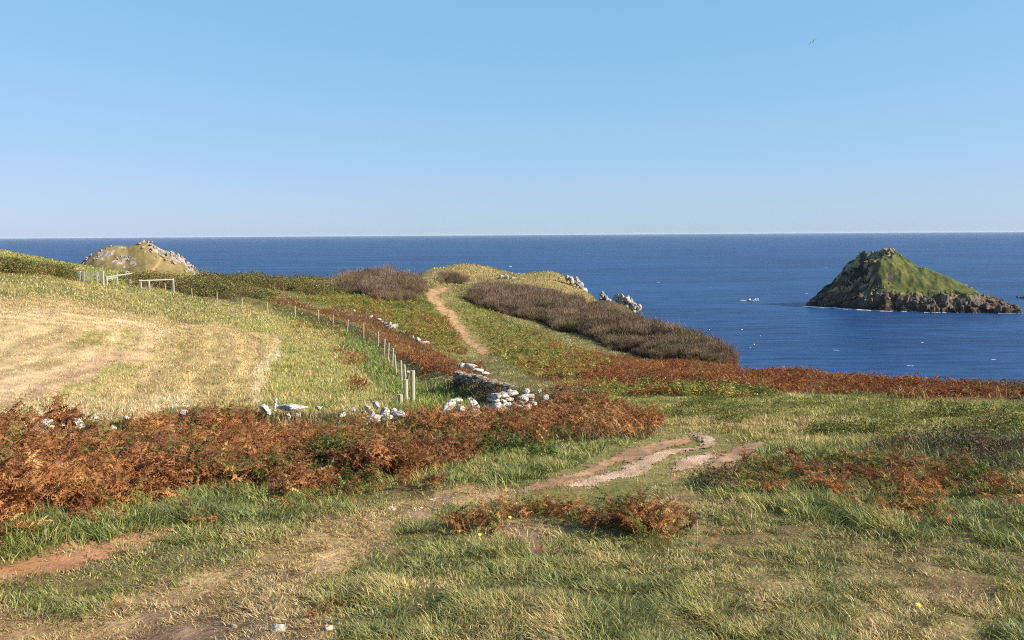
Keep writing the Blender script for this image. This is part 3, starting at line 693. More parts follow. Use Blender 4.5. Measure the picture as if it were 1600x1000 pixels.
plants('bracken', 'rust patches of bracken in the green beside the fence', 'bracken', [[(455,492),(520,503),(530,530),(490,538),(460,515)],[(525,540),(560,545),(570,600),(545,615),(528,575)],[(640,548),(700,560),(715,590),(660,590)]], 9000, (.3, .6), DEEP, 1, thin=.45, k=.9)
plants('bracken', 'bracken band of deep rust along the brow of the slope', 'bracken', [[(810,574),(880,556),(1000,558),(1150,574),(1300,594),(1650,608),(1850,606),(1850,628),(1600,626),(1400,620),(1200,611),(1050,604),(950,596),(860,590)]], 52000, (.32, .62), DEEP, 1, tilt=.35, k=.8)
plants('bracken', 'yellow green bracken between the far path and the thicket', 'bracken', [[(700,470),(745,478),(830,515),(900,545),(980,572),(900,596),(830,588),(775,555),(740,520),(710,490)],[(880,600),(1000,605),(1200,612),(1200,622),(1020,620),(900,618)]], 30000, (.4, .85), GREENS, 1, tilt=.45)
plants('bracken', 'mixed green and rust bracken left of the far path', 'bracken', [[(560,456),(660,460),(685,490),(715,525),(740,556),(700,548),(650,528),(600,500),(555,484),(480,468)]], 22000, (.4, .85), GREENS, 1, tilt=.45)
plants('scrub', 'low brown green scrub along the skyline left of the thicket', 'scrub', [[(310,434),(450,436),(560,436),(600,446),(560,462),(450,458),(330,446)],[(-300,412),(0,414),(120,428),(120,436),(0,428),(-300,430)],[(195,436),(250,436),(330,448),(430,468),(400,474),(300,458),(210,444)]], 18000, (1.0, 1.9), (((.13,.10,.045),2),((.10,.11,.035),4),((.17,.16,.05),3),((.2,.13,.06),3),((.26,.23,.08),2)), 0, tm=LCS, mat=M_leaf)
plants('brambles', 'dark bramble tangle above the rusty bracken on the right', 'brambles', [[(1365,705),(1400,692),(1700,694),(1850,700),(1850,735),(1560,730),(1430,720)],[(1085,762),(1110,740),(1150,745),(1140,772)]], 3200, (.14, .32), (((.14,.10,.06),4),((.10,.11,.045),3),((.2,.14,.085),2),((.26,.13,.06),2)), 0, tm=LCS, mat=M_leaf, k=.7)
plants('scrub', 'dry brown scrub and brambles round the wall corner', 'scrub', [[(700,600),(735,606),(770,612),(830,620),(880,612),(930,618),(870,636),(790,628),(720,628)],[(730,612),(760,612),(765,622),(735,622)]], 3000, (.3, .6), (((.14,.11,.06),4),((.22,.15,.08),3),((.11,.12,.05),2)), 0, tm=LCS, mat=M_leaf, k=.6)
plants('scrub', 'dark low leaf tufts dotted over the green meadow on the right', 'scrub', [[(860,605),(1000,608),(1200,615),(1600,636),(1850,640),(1850,690),(1400,690),(1200,680),(1050,655),(930,640)]], 10000, (.18, .4), (((.09,.115,.032),4),((.19,.20,.05),4),((.23,.23,.07),2),((.17,.12,.05),1)), 0, tm=LCS, mat=M_leaf, thin=.54, k=.6)
plants('brambles', 'dark green bramble leaves among the rusty bracken of the bank', 'brambles', [[(290,715),(340,680),(370,700),(350,745),(300,745)],[(580,700),(620,690),(640,720),(610,750),(570,745)],[(0,720),(30,700),(40,750),(10,780)],[(430,700),(470,690),(480,730),(440,740)],[(750,700),(800,680),(820,700),(780,725)]], 2200, (.25, .5), (((.05,.085,.025),4),((.09,.13,.035),3),((.13,.12,.04),1)), 0, tm=LCS, mat=M_leaf, thin=.45, k=1.)
# thickets of leafless blackthorn
TW = (((.12,.088,.056),1.6),((.19,.13,.085),4),((.25,.175,.118),2.8),((.18,.145,.075),1.))
def thicket(lab, polys, n, nleaf, size, rs=None):
    v1, f1, c1 = plants('thorn_thicket', '', '', polys, n, size, TW, 0, tm=BU, mesh_only=True, tilt=.2, k=.3, rs=rs, taper=.012)
    v2, f2, c2 = plants('thorn_thicket', '', '', polys, nleaf, (size[0] * .5, size[1] * .5), (((.08,.09,.035),3),((.13,.13,.045),3),((.14,.10,.055),2)), 0, tm=LC, mesh_only=True, k=.5, rs=rs, taper=.012)
    ob = link('thorn_thicket', np_mesh('thorn_thicket', np.concatenate([v1, v2]), np.concatenate([f1, f2 + len(v1)]), np.concatenate([c1, c2])), M_twig)
    tag(ob, lab, 'thicket', None, 'stuff')
thicket('broad grey brown leafless thicket covering the seaward slope', [[(738,468),(750,458),(800,455),(850,463),(900,478),(1000,505),(1060,524),(1110,541),(1160,565),(1120,571),(1050,562),(960,542),(880,517),(800,492),(745,480)]], 15000, 5500, (1.15, 1.9), 115.)
thicket('dark leafless thorn clump on the skyline left of the far path', [[(500,452),(540,442),(580,439),(620,440),(655,440),(662,455),(645,470),(600,470),(560,462),(520,458)],[(690,436),(730,438),(720,444),(690,443)]], 3200, 2600, (1.4, 2.5), 160.)
print('plants', time.time() - T0)

def tube_mesh(name, runs, n=6):
    vs, fs = [], []; o = 0
    for pts, rad in runs:
        P = np.array(pts, float); m = len(P); ang = np.linspace(0, 2 * math.pi, n, endpoint=False)
        for k in range(m):
            t = P[min(k + 1, m - 1)] - P[max(k - 1, 0)]; t /= np.linalg.norm(t) + 1e-9; u = np.cross(t, (.31, .2, .93) if abs(t[2]) < .9 else (1., .1, 0)); u /= np.linalg.norm(u); w = np.cross(t, u)
            vs.append(P[k] + rad[k] * (np.cos(ang)[:, None] * u + np.sin(ang)[:, None] * w))
        for k in range(m - 1):
            for i in range(n): j = (i + 1) % n; a, b, c_, d = o + k * n + i, o + k * n + j, o + (k + 1) * n + j, o + (k + 1) * n + i; fs += [(a, b, c_), (a, c_, d)]
        for i in range(1, n - 1): fs += [(o, o + i + 1, o + i), (o + (m - 1) * n, o + (m - 1) * n + i, o + (m - 1) * n + i + 1)]
        o += m * n
    return np_mesh(name, np.concatenate(vs), np.array(fs), None, True)

# single bracken plants in the foreground
def bracken_plant(px, py, lab, n, size, pal, green=0, spread=.3, grp=None):
    g = ground(px, py); q = n
    pos = g[None] + np.stack([rng.normal(0, spread, q), rng.normal(0, spread, q), np.zeros(q)], 1); pos[:, 2] = gz(pos[:, 0], pos[:, 1]) - .03
    col = pick(pal, q) * (.7 + .6 * rng.random(q))[:, None]
    v, f, cl = stamp(FR[2], pos - g, rng.uniform(*size, q), rng.uniform(0, 6.28, q), np.abs(rng.normal(0, .4, q)), col)
    o = link('bracken_plant', np_mesh('bracken_plant', v, f, cl), M_bracken); o.location = tuple(g); tag(o, lab, 'bracken', grp)
bracken_plant(745, 826, 'small dark rust bracken plant at the edge of the worn turf', 34, (.2, .5), RUSTS, spread=.16)
bracken_plant(833, 802, 'spreading rust bracken plant below the gravel track', 70, (.16, .4), RUSTS, spread=.24)
bracken_plant(880, 812, 'low bracken plant with green fronds between two rust ones', 40, (.16, .34), RUSTGREEN, spread=.22)
bracken_plant(985, 832, 'tall rust bracken plant standing alone in foreground grass', 100, (.26, .66), RUSTS, spread=.22)
bracken_plant(312, 824, 'single small orange bracken sprig beside the earth path', 7, (.16, .3), (((.42,.2,.06),1),((.33,.15,.05),1)), spread=.05)
bracken_plant(1306, 785, 'bright orange bracken sprig in dark green grass on the right', 8, (.25, .42), (((.5,.2,.05),1),((.4,.15,.05),1)), spread=.08)
bracken_plant(1370, 805, 'brown bracken sprig at the lower edge of the long grass', 9, (.25, .45), RUSTS, spread=.12)
bracken_plant(1455, 822, 'drooping brown bracken plant beside yellow flowers on the right', 12, (.25, .42), RUSTS, spread=.2)
bracken_plant(505, 968, 'tiny rust bracken sprig above the pale foreground stones', 10, (.1, .22), RUSTS, spread=.09)
bracken_plant(1128, 862, 'tiny flat orange bracken sprig in straw grass', 9, (.1, .2), RUSTS, spread=.08)
bracken_plant(858, 868, 'tiny red bracken sprig in grey tussock grass', 5, (.1, .18), (((.32,.07,.04),1),), spread=.03)
bracken_plant(468, 778, 'rust bracken plant spilling onto grass below the bank', 40, (.3, .6), RUSTS, spread=.35)
bracken_plant(545, 772, 'brown and green bracken plant beside the turf below the bank', 26, (.3, .6), RUSTGREEN, spread=.25)
bracken_plant(155, 815, 'low rust bracken plant in long grass above the earth path', 30, (.2, .45), RUSTS, spread=.3)
bracken_plant(627, 755, 'orange bracken sprig at the foot of the hedge bank', 8, (.2, .4), RUSTS, spread=.08)
bracken_plant(670, 760, 'bright rust bracken sprig where the bank meets the path', 12, (.25, .42), RUSTS, spread=.12)

# ------------------------------------------------------------------ stones
def rock_data(seed, sx, sy, sz, sub=3, cuts=12, rough=.06, lo=.55, hi=.92):
    R = np.random.default_rng(seed); bm = bmesh.new(); bmesh.ops.create_icosphere(bm, subdivisions=sub, radius=1.)
    v = np.array([x.co[:] for x in bm.verts]); f = np.array([[q.index for q in x.verts] for x in bm.faces]); bm.free()
    v = np.sign(v) * np.abs(v) ** .6; v /= 1.12                                       # blocky before it is broken
    for _ in range(cuts):
        nrm = R.normal(0, 1, 3); nrm /= np.linalg.norm(nrm); d = R.uniform(lo, hi); e = v @ nrm - d; v = v - np.clip(e, 0, None)[:, None] * nrm
    v = v + rough * ((fbm(v[:, 0] * 2.2 + seed, v[:, 1] * 2.2 + v[:, 2] * 1.7, seed % 50, 4) - .5)[:, None]) * v * 2
    return v * np.array([sx, sy, sz]), f
M_stone = mat_rock('lichened_white_stone', light=(.64,.605,.54), mid=(.30,.275,.24), scale=5., cover=.5)
M_grey = mat_rock('grey_stone', light=(.42,.41,.39), mid=(.24,.23,.22), scale=4.)
M_cream = mat_rock('cream_stone', light=(.52,.46,.34), mid=(.36,.30,.21), dark=(.12,.1,.07), scale=9., cover=.46)
_sid = [100]
def stone(px, py, wpx, hpx, r, lab, name='boulder', mat=None, grp=None, cat='stone', yaw=None, tiltdeg=0., sink=None):
    _sid[0] += 1; p = point_at(px, py, r) if r else ground(px, py); rr = math.hypot(p[0], p[1])
    w = wpx / F * rr * .55; h = hpx / F * rr * .6; R = random.Random(_sid[0])
    g_ = 1.7 if name == 'path_stone' else (1.5 if wpx >= 14 else 1.25); v, f = rock_data(_sid[0], w * g_, w * R.uniform(.7, 1.1), h * g_, rough=.16, cuts=24, lo=.34, hi=.8)
    yw = R.uniform(-.6, .6) if yaw is None else yaw; rt = np.array(Matrix.Rotation(yw, 3, 'Z') @ Matrix.Rotation(math.radians(tiltdeg + R.uniform(-8, 8)), 3, 'Y'))
    o = link(name, np_mesh(name, v @ rt.T, f), mat or M_stone); z = p[2] if sink is None else float(gz(p[0], p[1])) + h * sink
    o.location = (p[0], p[1], z); tag(o, lab, cat, grp); return o
def bank_r(px): return float(np.interp(px, [-500, -200, 0, 200, 430, 600, 720, 800, 870], [16.5, 16.7, 17, 18, 20, 21.5, 23, 24.5, 25.5])) - .25
g1 = 'small white stones at the left end of the near wall'; l1 = 'small white stone in rusty bracken at the left end of the wall'
for (x, y, w, h) in ((22,672,20,10),(35,668,18,9),(50,673,26,10),(80,668,13,8),(58,677,20,9),(99,664,8,6)): stone(x, y, w, h, bank_r(x), l1, 'wall_stone', grp=g1)
stone(68, 661, 26, 12, bank_r(68), 'brightest white slab at the left end of the tumbled wall')
stone(123, 663, 25, 13, bank_r(123), 'tilted white slab with one end up, right of the leftmost stones', tiltdeg=28)
stone(150, 653, 13, 6, bank_r(150), 'flat white stone by the pale stubble, right of the tilted slab')
stone(197, 653, 11, 7, bank_r(197), 'small bright white stone near the field edge above bracken')
stone(178, 669, 12, 10, bank_r(178), 'pale stone half hidden in bracken below the field edge')
stone(262, 665, 16, 12, bank_r(262), 'dark grey stone ringed by rusty bracken', mat=M_grey)
stone(288, 643, 11, 8, bank_r(288), 'small grey stone poking from the top of the bracken', mat=M_grey)
stone(412, 636, 26, 10, bank_r(412), 'low white stone left of the small upright stone')
stone(430, 633, 9, 18, bank_r(430), 'small upright white stone on the long flat slabs')
stone(455, 636, 34, 10, bank_r(455), 'long flat white slab right of the small upright stone')
g2 = 'white stones under the long flat slab'; l2 = 'white stone under the long flat slab in bracken'
for (x, y, w, h) in ((418,645,15,9),(450,651,14,9),(466,647,13,11)): stone(x, y, w, h, bank_r(x), l2, 'wall_stone', grp=g2)
stone(497, 637, 13, 8, bank_r(497), 'lone pale stone between the flat slab and the boulder pile')
stone(550, 639, 12, 11, bank_r(550), 'grey stone just left of the white boulder pile', mat=M_grey)
stone(534, 649, 13, 9, bank_r(534), 'small pale stone low in bracken left of the boulder pile')
stone(573, 637, 15, 9, bank_r(573), 'flat stone at the left shoulder of the white boulder pile')
stone(581, 652, 11, 22, bank_r(581), 'upright white stone at the left side of the boulder pile')
stone(588, 634, 16, 14, bank_r(588), 'peaked stone on top of the white boulder pile')
stone(602, 645, 18, 24, bank_r(602), 'largest white boulder in the middle of the pile', tiltdeg=15)
stone(615, 646, 16, 13, bank_r(615), 'white stone at the right end of the boulder pile', tiltdeg=-25)
stone(592, 655, 9, 13, bank_r(592), 'brown weathered stone in the hollow of the boulder pile', mat=M_cream)
stone(590, 664, 11, 7, bank_r(590), 'small white stone at the foot of the boulder pile')
stone(661, 648, 16, 10, bank_r(661), 'dark stone beneath the bare forked twig', mat=M_grey)
stone(703, 632, 22, 19, bank_r(703), 'big square white boulder with a dark left side')
stone(720, 641, 26, 11, bank_r(720), 'flat stone leaning against the big square white boulder', tiltdeg=14)
stone(714, 625, 18, 7, bank_r(714), 'white slab capping the big square boulder')
stone(738, 628, 17, 13, bank_r(738), 'rounded grey white stone right of the big square boulder')
stone(746, 636, 10, 9, bank_r(746), 'small white stone under the rounded grey white stone')
stone(796, 612, 14, 8, bank_r(796), 'pointed top stone on the left of the corner stack', tiltdeg=20)
stone(822, 610, 13, 9, bank_r(822), 'bright top stone on the right of the corner stack')
stone(842, 611, 9, 9, bank_r(842), 'small bright stone alone right of the corner stack')
stone(852, 620, 15, 10, bank_r(852), 'bright white stone at the right end of the wall')
stone(720, 571, 18, 10, 35.5, 'leftmost white cap stone of the dark faced wall')
stone(733, 572, 22, 11, 34.6, 'largest white cap stone of the dark faced wall')
stone(745, 578, 22, 8, 33.6, 'long flat cap stone on the dark faced wall')
stone(757, 583, 14, 6, 32.8, 'thin white cap stone at the right end of the dark faced wall')
g4 = 'white stones on the far bank below the fence posts'; l4 = 'white stone on the bracken bank halfway along the fence'
for (x, y, w, h) in ((653,531,11,6),(661,535,15,6),(645,526,7,5),(668,537,8,5)): stone(x, y + h * .5, w, h * 1.3, None, l4, 'wall_stone', grp=g4, sink=.35)
g5 = 'white stones of the farthest wall stretch'; l5 = 'white stone in the farthest bright stretch of wall'
for (x, y, w, h) in ((592,499,11,5),(603,504,14,8),(612,509,17,8),(598,503,10,6),(628,518,11,5),(608,506,12,6)): stone(x, y + h * .5, w, h * 1.3, None, l5, 'wall_stone', grp=g5, sink=.35)
stone(580, 497, 8, 5, None, 'small white stone at the upper end of the farthest wall stretch', sink=.5)
stone(553, 487, 6, 4, None, 'tiny white stone in bracken beyond the farthest wall stretch', sink=.6)
stone(197, 427, 10, 6, 121, 'white stone by the small rail beyond the gate')
# stones in the turf
stone(510, 973, 15, 9, None, 'upper white stone of the foreground pair', 'path_stone', sink=.1)
stone(515, 986, 18, 14, None, 'larger cream stone below its twin in the foreground dirt', 'path_stone', M_cream, sink=.1)
stone(435, 986, 20, 12, None, 'long white stone set in brown foreground dirt', 'path_stone', sink=.05, tiltdeg=12)
stone(366, 981, 16, 12, None, 'flat cream stone flush with the foreground dirt', 'path_stone', M_cream, sink=-.2)
stone(376, 944, 11, 4, None, 'tiny white stone in dry grass above the dirt', 'path_stone', sink=.1)
stone(608, 797, 14, 7, None, 'left flat stone at the top of the worn turf', 'path_stone', M_cream, sink=0)
stone(649, 796, 18, 7, None, 'middle flat stone beside bare soil on the worn turf', 'path_stone', M_cream, sink=0)
stone(684, 798, 11, 6, None, 'right grey stone beside bare soil on the worn turf', 'path_stone', M_grey, sink=0)
stone(672, 781, 16, 5, None, 'pale slab set in turf just above the bare soil', 'path_stone', M_cream, sink=-.1)
stone(655, 947, 12, 9, None, 'pinkish stone sunk in tussock grass', 'path_stone', M_cream, sink=-.1)
# the standing piece of wall at the corner: courses of stones in one wall
def drystone(name, lab, ends, hgt, mat, seed):
    """courses of stones laid from the top line down; ends are photo column, top row, distance"""
    R = random.Random(seed); vs, fs = [], []; o = 0; a = point_at(*ends[0]); b = point_at(*ends[1]); ln = np.linalg.norm((b - a)[:2]); k = 0; z = 0
    while z < hgt:
        ch = R.uniform(.11, .2); s = R.uniform(-.2, 0)
        while s < ln:
            w = R.uniform(.2, .5); m = a + (b - a) * np.clip((s + w / 2) / ln, 0, 1)
            v, f = rock_data(seed * 50 + k, w * .6, .3, ch * .64, sub=2, cuts=12, rough=.14, lo=.5, hi=.88); rt = np.array(Matrix.Rotation(math.atan2(b[1] - a[1], b[0] - a[0]) + R.uniform(-.15, .15), 3, 'Z') @ Matrix.Rotation(R.uniform(-.15, .15), 3, 'Y'))
            vs.append(v @ rt.T + np.array([m[0] + R.uniform(-.08, .08), m[1] + R.uniform(-.08, .08), m[2] - z - ch / 2 + R.uniform(-.03, .03) - .16 * float(vnoise(s * 2.3, seed * 7.1, 211))])); fs.append(f + o); o += len(v); s += w * .95; k += 1
        z += ch * .9
    ob = link(name, np_mesh(name, np.concatenate(vs), np.concatenate(fs)), mat); tag(ob, lab, 'wall')
M_wallstone = mat_rock('brown_wall_stone', light=(.36,.28,.2), mid=(.24,.17,.11), dark=(.06,.045,.035), warm=(.3,.2,.08), scale=5.)
M_darkwall = mat_rock('dark_wall_stone', light=(.36,.33,.29), mid=(.20,.175,.15), scale=5.)
drystone('drystone_wall', 'tumbled stack of white lichened stones at the wall corner', ((772, 609, 23.7), (830, 611, 24.5)), 1.1, M_stone, 9)
drystone('drystone_wall', 'low remains of white stones under the white boulder pile', ((572, 640, 20.9), (618, 640, 21.2)), .45, M_stone, 11)
drystone('drystone_wall', 'low remains of wall under the big square white boulder', ((698, 638, 22.5), (750, 640, 23.1)), .4, M_stone, 13)
drystone('drystone_wall', 'dark faced length of old stone wall under white cap stones', ((716, 578, 36), (766, 590, 32.4)), 1.3, M_darkwall, 3)
drystone('drystone_wall', 'brown weathered end of the stone wall right of the dark face', ((766, 590, 32.2), (802, 599, 29.4)), 1.2, M_wallstone, 5)
# dead growth on and before the dark wall
n_ = 26; q0 = point_at(716, 578, 36); q1 = point_at(802, 599, 29.4); tt = rng.random(n_); P_ = q0[None] + (q1 - q0)[None] * tt[:, None] + rng.normal(0, .16, (n_, 3)) * np.array([1, 1, .25]); P_[:, 2] -= .12
v1, f1, c1 = stamp(LCS, P_, rng.uniform(.1, .24, n_), rng.uniform(0, 6.28, n_), np.zeros(n_), pick((((.3,.22,.12),3),((.24,.16,.08),3),((.18,.18,.07),2)), n_))
n_ = 5; tt = rng.uniform(0, .75, n_); P_ = q0[None] + (q1 - q0)[None] * tt[:, None] + np.array([-.15, -.5, 0])[None] + rng.normal(0, .12, (n_, 3)); P_[:, 2] = gz(P_[:, 0], P_[:, 1]) - .05
v2, f2, c2 = stamp(BU, P_, rng.uniform(.3, .55, n_), rng.uniform(0, 6.28, n_), np.abs(rng.normal(0, .3, n_)), pick((((.2,.155,.1),3),((.13,.10,.065),2)), n_))
tag(link('scrub', np_mesh('scrub', np.concatenate([v1, v2]), np.concatenate([f1, f2 + len(v1)]), np.concatenate([c1, c2])), M_leaf), 'dry brown growth and bare twigs over the dark faced wall', 'scrub', None, 'stuff')
print('stones', time.time() - T0)

# ------------------------------------------------------------------ fences and gate
M_post = mat_wood('weathered_timber', (.50,.44,.33), (.27,.22,.15)); M_pale = mat_wood('silvered_timber', (.44,.41,.35), (.27,.24,.2)); M_wire = mat_plain('galvanised_wire', (.35,.35,.36), .4, .1)
def beam(name, p, q, w, t, mat, parent, rnd=False, org=None):
    """a timber from p to q, section w by t, slightly chamfered"""
    p = Vector(p); q = Vector(q); d = q - p; bm = bmesh.new()
    if rnd: bmesh.ops.create_cone(bm, cap_ends=True, segments=10, radius1=w / 2, radius2=w / 2 * .94, depth=d.length)
    else:
        bmesh.ops.create_cube(bm, size=1.); bmesh.ops.scale(bm, vec=(w, t, d.length), verts=bm.verts); bmesh.ops.bevel(bm, geom=bm.edges[:], offset=min(w, t) * .1, segments=1, affect='EDGES')
    for v in bm.verts: v.co += Vector((random.uniform(-1, 1), random.uniform(-1, 1), random.uniform(-1, 1))) * w * .03
    me = bpy.data.meshes.new(name); bm.to_mesh(me); bm.free(); o = link(name, me, mat, parent)
    org = Vector(org) if org is not None else Vector((0, 0, 0)); o.location = (p + q) / 2 - org; o.rotation_euler = d.to_track_quat('Z', 'X').to_euler(); return o
FP = [(634,38),(626,42),(618,46),(611,50),(605,54),(599,58),(590,64),(568,70),(542,76),(520,82),(498,87),(463,92),(420,96),(381,98),(341,101),(303,104),(263,108)]
base0 = ground(645, 632); base0 = np.array([*point_at(645, 632, 31)[:2], 0]); base0[2] = float(gz(base0[0], base0[1]))
fence = empty('wire_fence', base0); tag(fence, 'wire fence on a long line of thin pale posts beside the field', 'fence')
heads = []
for i, (px, r) in enumerate(FP):
    a, _ = ray(px, 520); x, y = math.sin(a) * r, math.cos(a) * r; z = float(gz(x, y)); lx, ly = random.gauss(0, .07), random.gauss(0, .06)
    beam('post', (x, y, z - .3), (x + lx, y + ly, z + 1.22 + random.uniform(-.05, .08)), .105, .1, M_post, fence, True, base0); heads.append((x, y, z))
x, y = base0[0], base0[1]; z = base0[2]
sp_ = beam('strainer_post', (x, y, z - .4), (x + .02, y, z + 1.32), .19, .18, M_post, fence, True, base0)
beam('strainer_post', (x - .20, y - .5, z - .4), (x - .19, y - .45, z + 1.05), .17, .16, M_post, fence, True, base0)
beam('brace', (x - .16, y + .15, z + 1.25), (x - .5, y + 1.6, z + .1), .11, .1, M_post, fence, True, base0)
heads.insert(0, (x, y, z))
for hgt in (.35, .7, 1.08):
    link('wire', tube_mesh('wire', [([(hd[0] - base0[0], hd[1] - base0[1], hd[2] + hgt - base0[2]) for hd in heads], [.0035] * len(heads))]), M_wire, fence)
pst = point_at(626, 636, 27.5)
gzst = float(gz(pst[0], pst[1]))
o = beam('stake', (pst[0], pst[1], gzst - .3), (pst[0], pst[1], point_at(626, 616, 27.5)[2]), .17, .16, M_post, None, True); tag(o, 'short sawn off timber stake left of the tall fence post', 'stake')
# field gate on the left skyline
def at_r(px, r): a, _ = ray(px, 430); x, y = math.sin(a) * r, math.cos(a) * r; return np.array([x, y, float(gz(x, y))])
R_G = 106.
ga, gb = at_r(126, R_G), at_r(159, R_G - 1); gate = empty('field_gate', ga); tag(gate, 'silvered wooden field gate of three wide boards on the skyline', 'gate')
top = point_at(142, 424.5, R_G)[2]
for k, q in enumerate((0, .38, .78)):
    zz = top - .08 - q * 1.1
    beam('rail', (ga[0], ga[1] - .05, zz), (gb[0], gb[1] - .05, zz + .02), .16, .06, M_pale, gate, False, ga)
for q in (.16, .78): m = ga + (gb - ga) * q; beam('stile', (m[0], m[1] - .12, top - 1.15), (m[0], m[1] - .12, top), .2, .07, M_pale, gate, False, ga)
beam('gate_post', (ga[0] - .1, ga[1], ga[2] - .3), (ga[0] - .1, ga[1], top + .12), .24, .22, M_pale, gate, False, ga); beam('gate_post', (gb[0] + .1, gb[1], gb[2] - .3), (gb[0] + .1, gb[1], top + .1), .24, .22, M_pale, gate, False, ga)
def rail_fence(lab, posts, rails, r, cat='fence'):
    b = at_r(posts[0][0], r); e = empty('rail_fence', b); tag(e, lab, cat)
    for px, y0, dr in posts:
        q = at_r(px, r + dr); beam('post', (q[0], q[1], q[2] - .3), (q[0], q[1], point_at(px, y0, r + dr)[2]), .2, .18, M_pale, e, False, b)
    for x0, y0, d0, x1, y1, d1 in rails: beam('rail', point_at(x0, y0, r + d0), point_at(x1, y1, r + d1), .14, .07, M_pale, e, False, b)
rail_fence('long single rail on three posts right of the gate', [(219, 437, 0), (232, 439, -1), (270, 435, 1.5)], [(217, 438.5, -.2, 271, 436.5, 1.2)], 108.)
rail_fence('low two post rail between the gate and the long rail', [(166, 431.5, 0), (182.5, 426.5, 4)], [(166, 433, -.2, 206, 427, 9), (166, 436, -.2, 183, 433, 3.8)], 107.)
rail_fence('little leaning post with a short rail beside the long rail', [(203, 436, 0)], [(202, 442, -.15, 211, 440, 1.5)], 113.)

# bare twigs and dry stalks, small flowers
M_twigb = mat_plain('grey_bare_wood', (.36,.31,.25), .8, .2); M_stalk = mat_plain('dry_stalk', (.42,.34,.2), .8, .2)
def twig(name, base, tips, rad, mat, lab, cat):
    o = link(name, tube_mesh(name, [([np.array(q) - base for q in tp], [rad * (1 - .6 * k / len(tp)) for k in range(len(tp))]) for tp in tips]), mat); o.location = tuple(base); tag(o, lab, cat)
rw = bank_r(655) - 1.2
def tw(px, py, r): return tuple(point_at(px, py, r))
twig('bare_twig', np.array(tw(654, 672, rw)), [[tw(654, 672, rw), tw(657, 660, rw), tw(661, 650, rw + .1), tw(662, 643, rw)], [tw(661, 651, rw + .1), tw(668, 647, rw), tw(676, 641, rw)], [tw(661, 655, rw), tw(656, 648, rw)]], .018, M_twigb, 'forked bare grey twig standing above the bracken', 'twig')
for px, y0, y1, dx, lab in ((1090, 812, 858, -1, 'tall thin dry stalk in straw grass near the orange sprig'), (1179, 796, 836, 2, 'thin dark dry stalk right of the tall one'), (749, 916, 952, 1, 'thin pale dry stalk in the middle of the tussock grass'), (1578, 752, 776, 4, 'curved pale dead stem in rusty bracken on the right'), (533, 858, 880, -2, 'short dry stalk at the left of the tussock grass'), (1303, 862, 890, 2, 'short grey dry stalk in the straw turf on the right')):
    g = ground(px, y1); r = math.hypot(g[0], g[1]); p1 = point_at(px + dx, (y0 + y1) / 2, r); p2 = point_at(px + dx * .4, y0, r); twig('dry_stalk', g, [[g, tuple(p1), tuple(p2)]], .0022 + .0006 * r / 2, M_stalk, lab, 'stalk')
M_yellow = mat_plain('yellow_petal', (.75,.55,.03), .6, .1); M_stem = mat_plain('green_stem', (.12,.18,.05), .7, .1)
def flower(px, py, lab):
    p = ground(px, py + 6); r = math.hypot(p[0], p[1]); top = point_at(px, py, r); e = empty('dandelion', p); tag(e, lab, 'flower'); hgt = max(.05, top[2] - p[2])
    bm = bmesh.new(); 
    for k in range(26):
        a = k * 2.399; rr = .011 * (k / 26) ** .5 + .004; d = Vector((math.cos(a), math.sin(a), 0.55 - 22 * rr)); d.normalize(); u = Vector((-d.y, d.x, 0)).normalized() * .003
        c0 = Vector((0, 0, 0)); t = d * rr * 1.25; vs = [bm.verts.new(c0 - u * .4), bm.verts.new(c0 + u * .4), bm.verts.new(t + u), bm.verts.new(t * 1.12), bm.verts.new(t - u)]; bm.faces.new(vs)
    bmesh.ops.create_uvsphere(bm, u_segments=8, v_segments=5, radius=.007)
    me = bpy.data.meshes.new('flower_head'); bm.to_mesh(me); bm.free(); o = link('flower_head', me, M_yellow, e); o.location = (0, 0, hgt); o.rotation_euler = (.5, .25, 0)
    beam('stem', (0, 0, 0), (0, 0, hgt), .006, .006, M_stem, e, True)
for px, py, lab in ((718, 833, 'yellow dandelion left of the small dark bracken plant'), (750, 838, 'yellow dandelion just below the small dark bracken plant'), (797, 810, 'yellow dandelion between two rust bracken plants'), (789, 786, 'yellow dandelion above the bracken near the path'), (1542, 816, 'brightest yellow dandelion at the far right edge of the long grass'), (1492, 816, 'pale yellow dandelion left of the brightest one'), (1227, 800, 'yellow dandelion at the left corner of the long grass'), (1435, 951, 'yellow dandelion alone in the right foreground turf')): flower(px, py, lab)
print('fence', time.time() - T0)

# ------------------------------------------------------------------ rock outcrops on the brow
M_crag = mat_rock('pale_crag_rock', light=(.42,.38,.335), mid=(.25,.22,.19), dark=(.07,.06,.055), warm=(.35,.25,.12), scale=.8)
def outcrop(lab, spots, r, mat=None, lean=-.35, tall=1.7, name='rock_outcrop'):
    """spots: photo column, row, width and height in photo pixels of each shard"""
    base = point_at(spots[0][0], spots[0][1], r); vs, fs = [], []; o = 0
    for i, sp_ in enumerate(spots):
        px, py, w, h = sp_[0], sp_[1], sp_[2] * 1.3, sp_[3] * 1.2; rr = r + (sp_[4] if len(sp_) > 4 else 0); s = rr / F
        for k in range(3):
            _sid[0] += 1; R = random.Random(_sid[0]); v, f = rock_data(_sid[0], w * s * R.uniform(.34, .66), w * s * R.uniform(.4, .7), h * s * R.uniform(.36, .66), sub=2, cuts=18, rough=.16, lo=.36, hi=.8)
            rt = np.array(Matrix.Rotation(R.uniform(-.5, .5), 3, 'Z') @ Matrix.Rotation(lean + R.uniform(-.25, .25), 3, 'Y'))
            p = point_at(px + R.uniform(-.3, .3) * w, py + R.uniform(-.05, .25) * h, rr + R.uniform(-1, 1))
            vs.append(v @ rt.T + p - base); fs.append(f + o); o += len(v)
    ob = link(name, np_mesh(name, np.concatenate(vs), np.concatenate(fs)), mat or M_crag); ob.location = tuple(base); return tag(ob, lab, 'rocks')
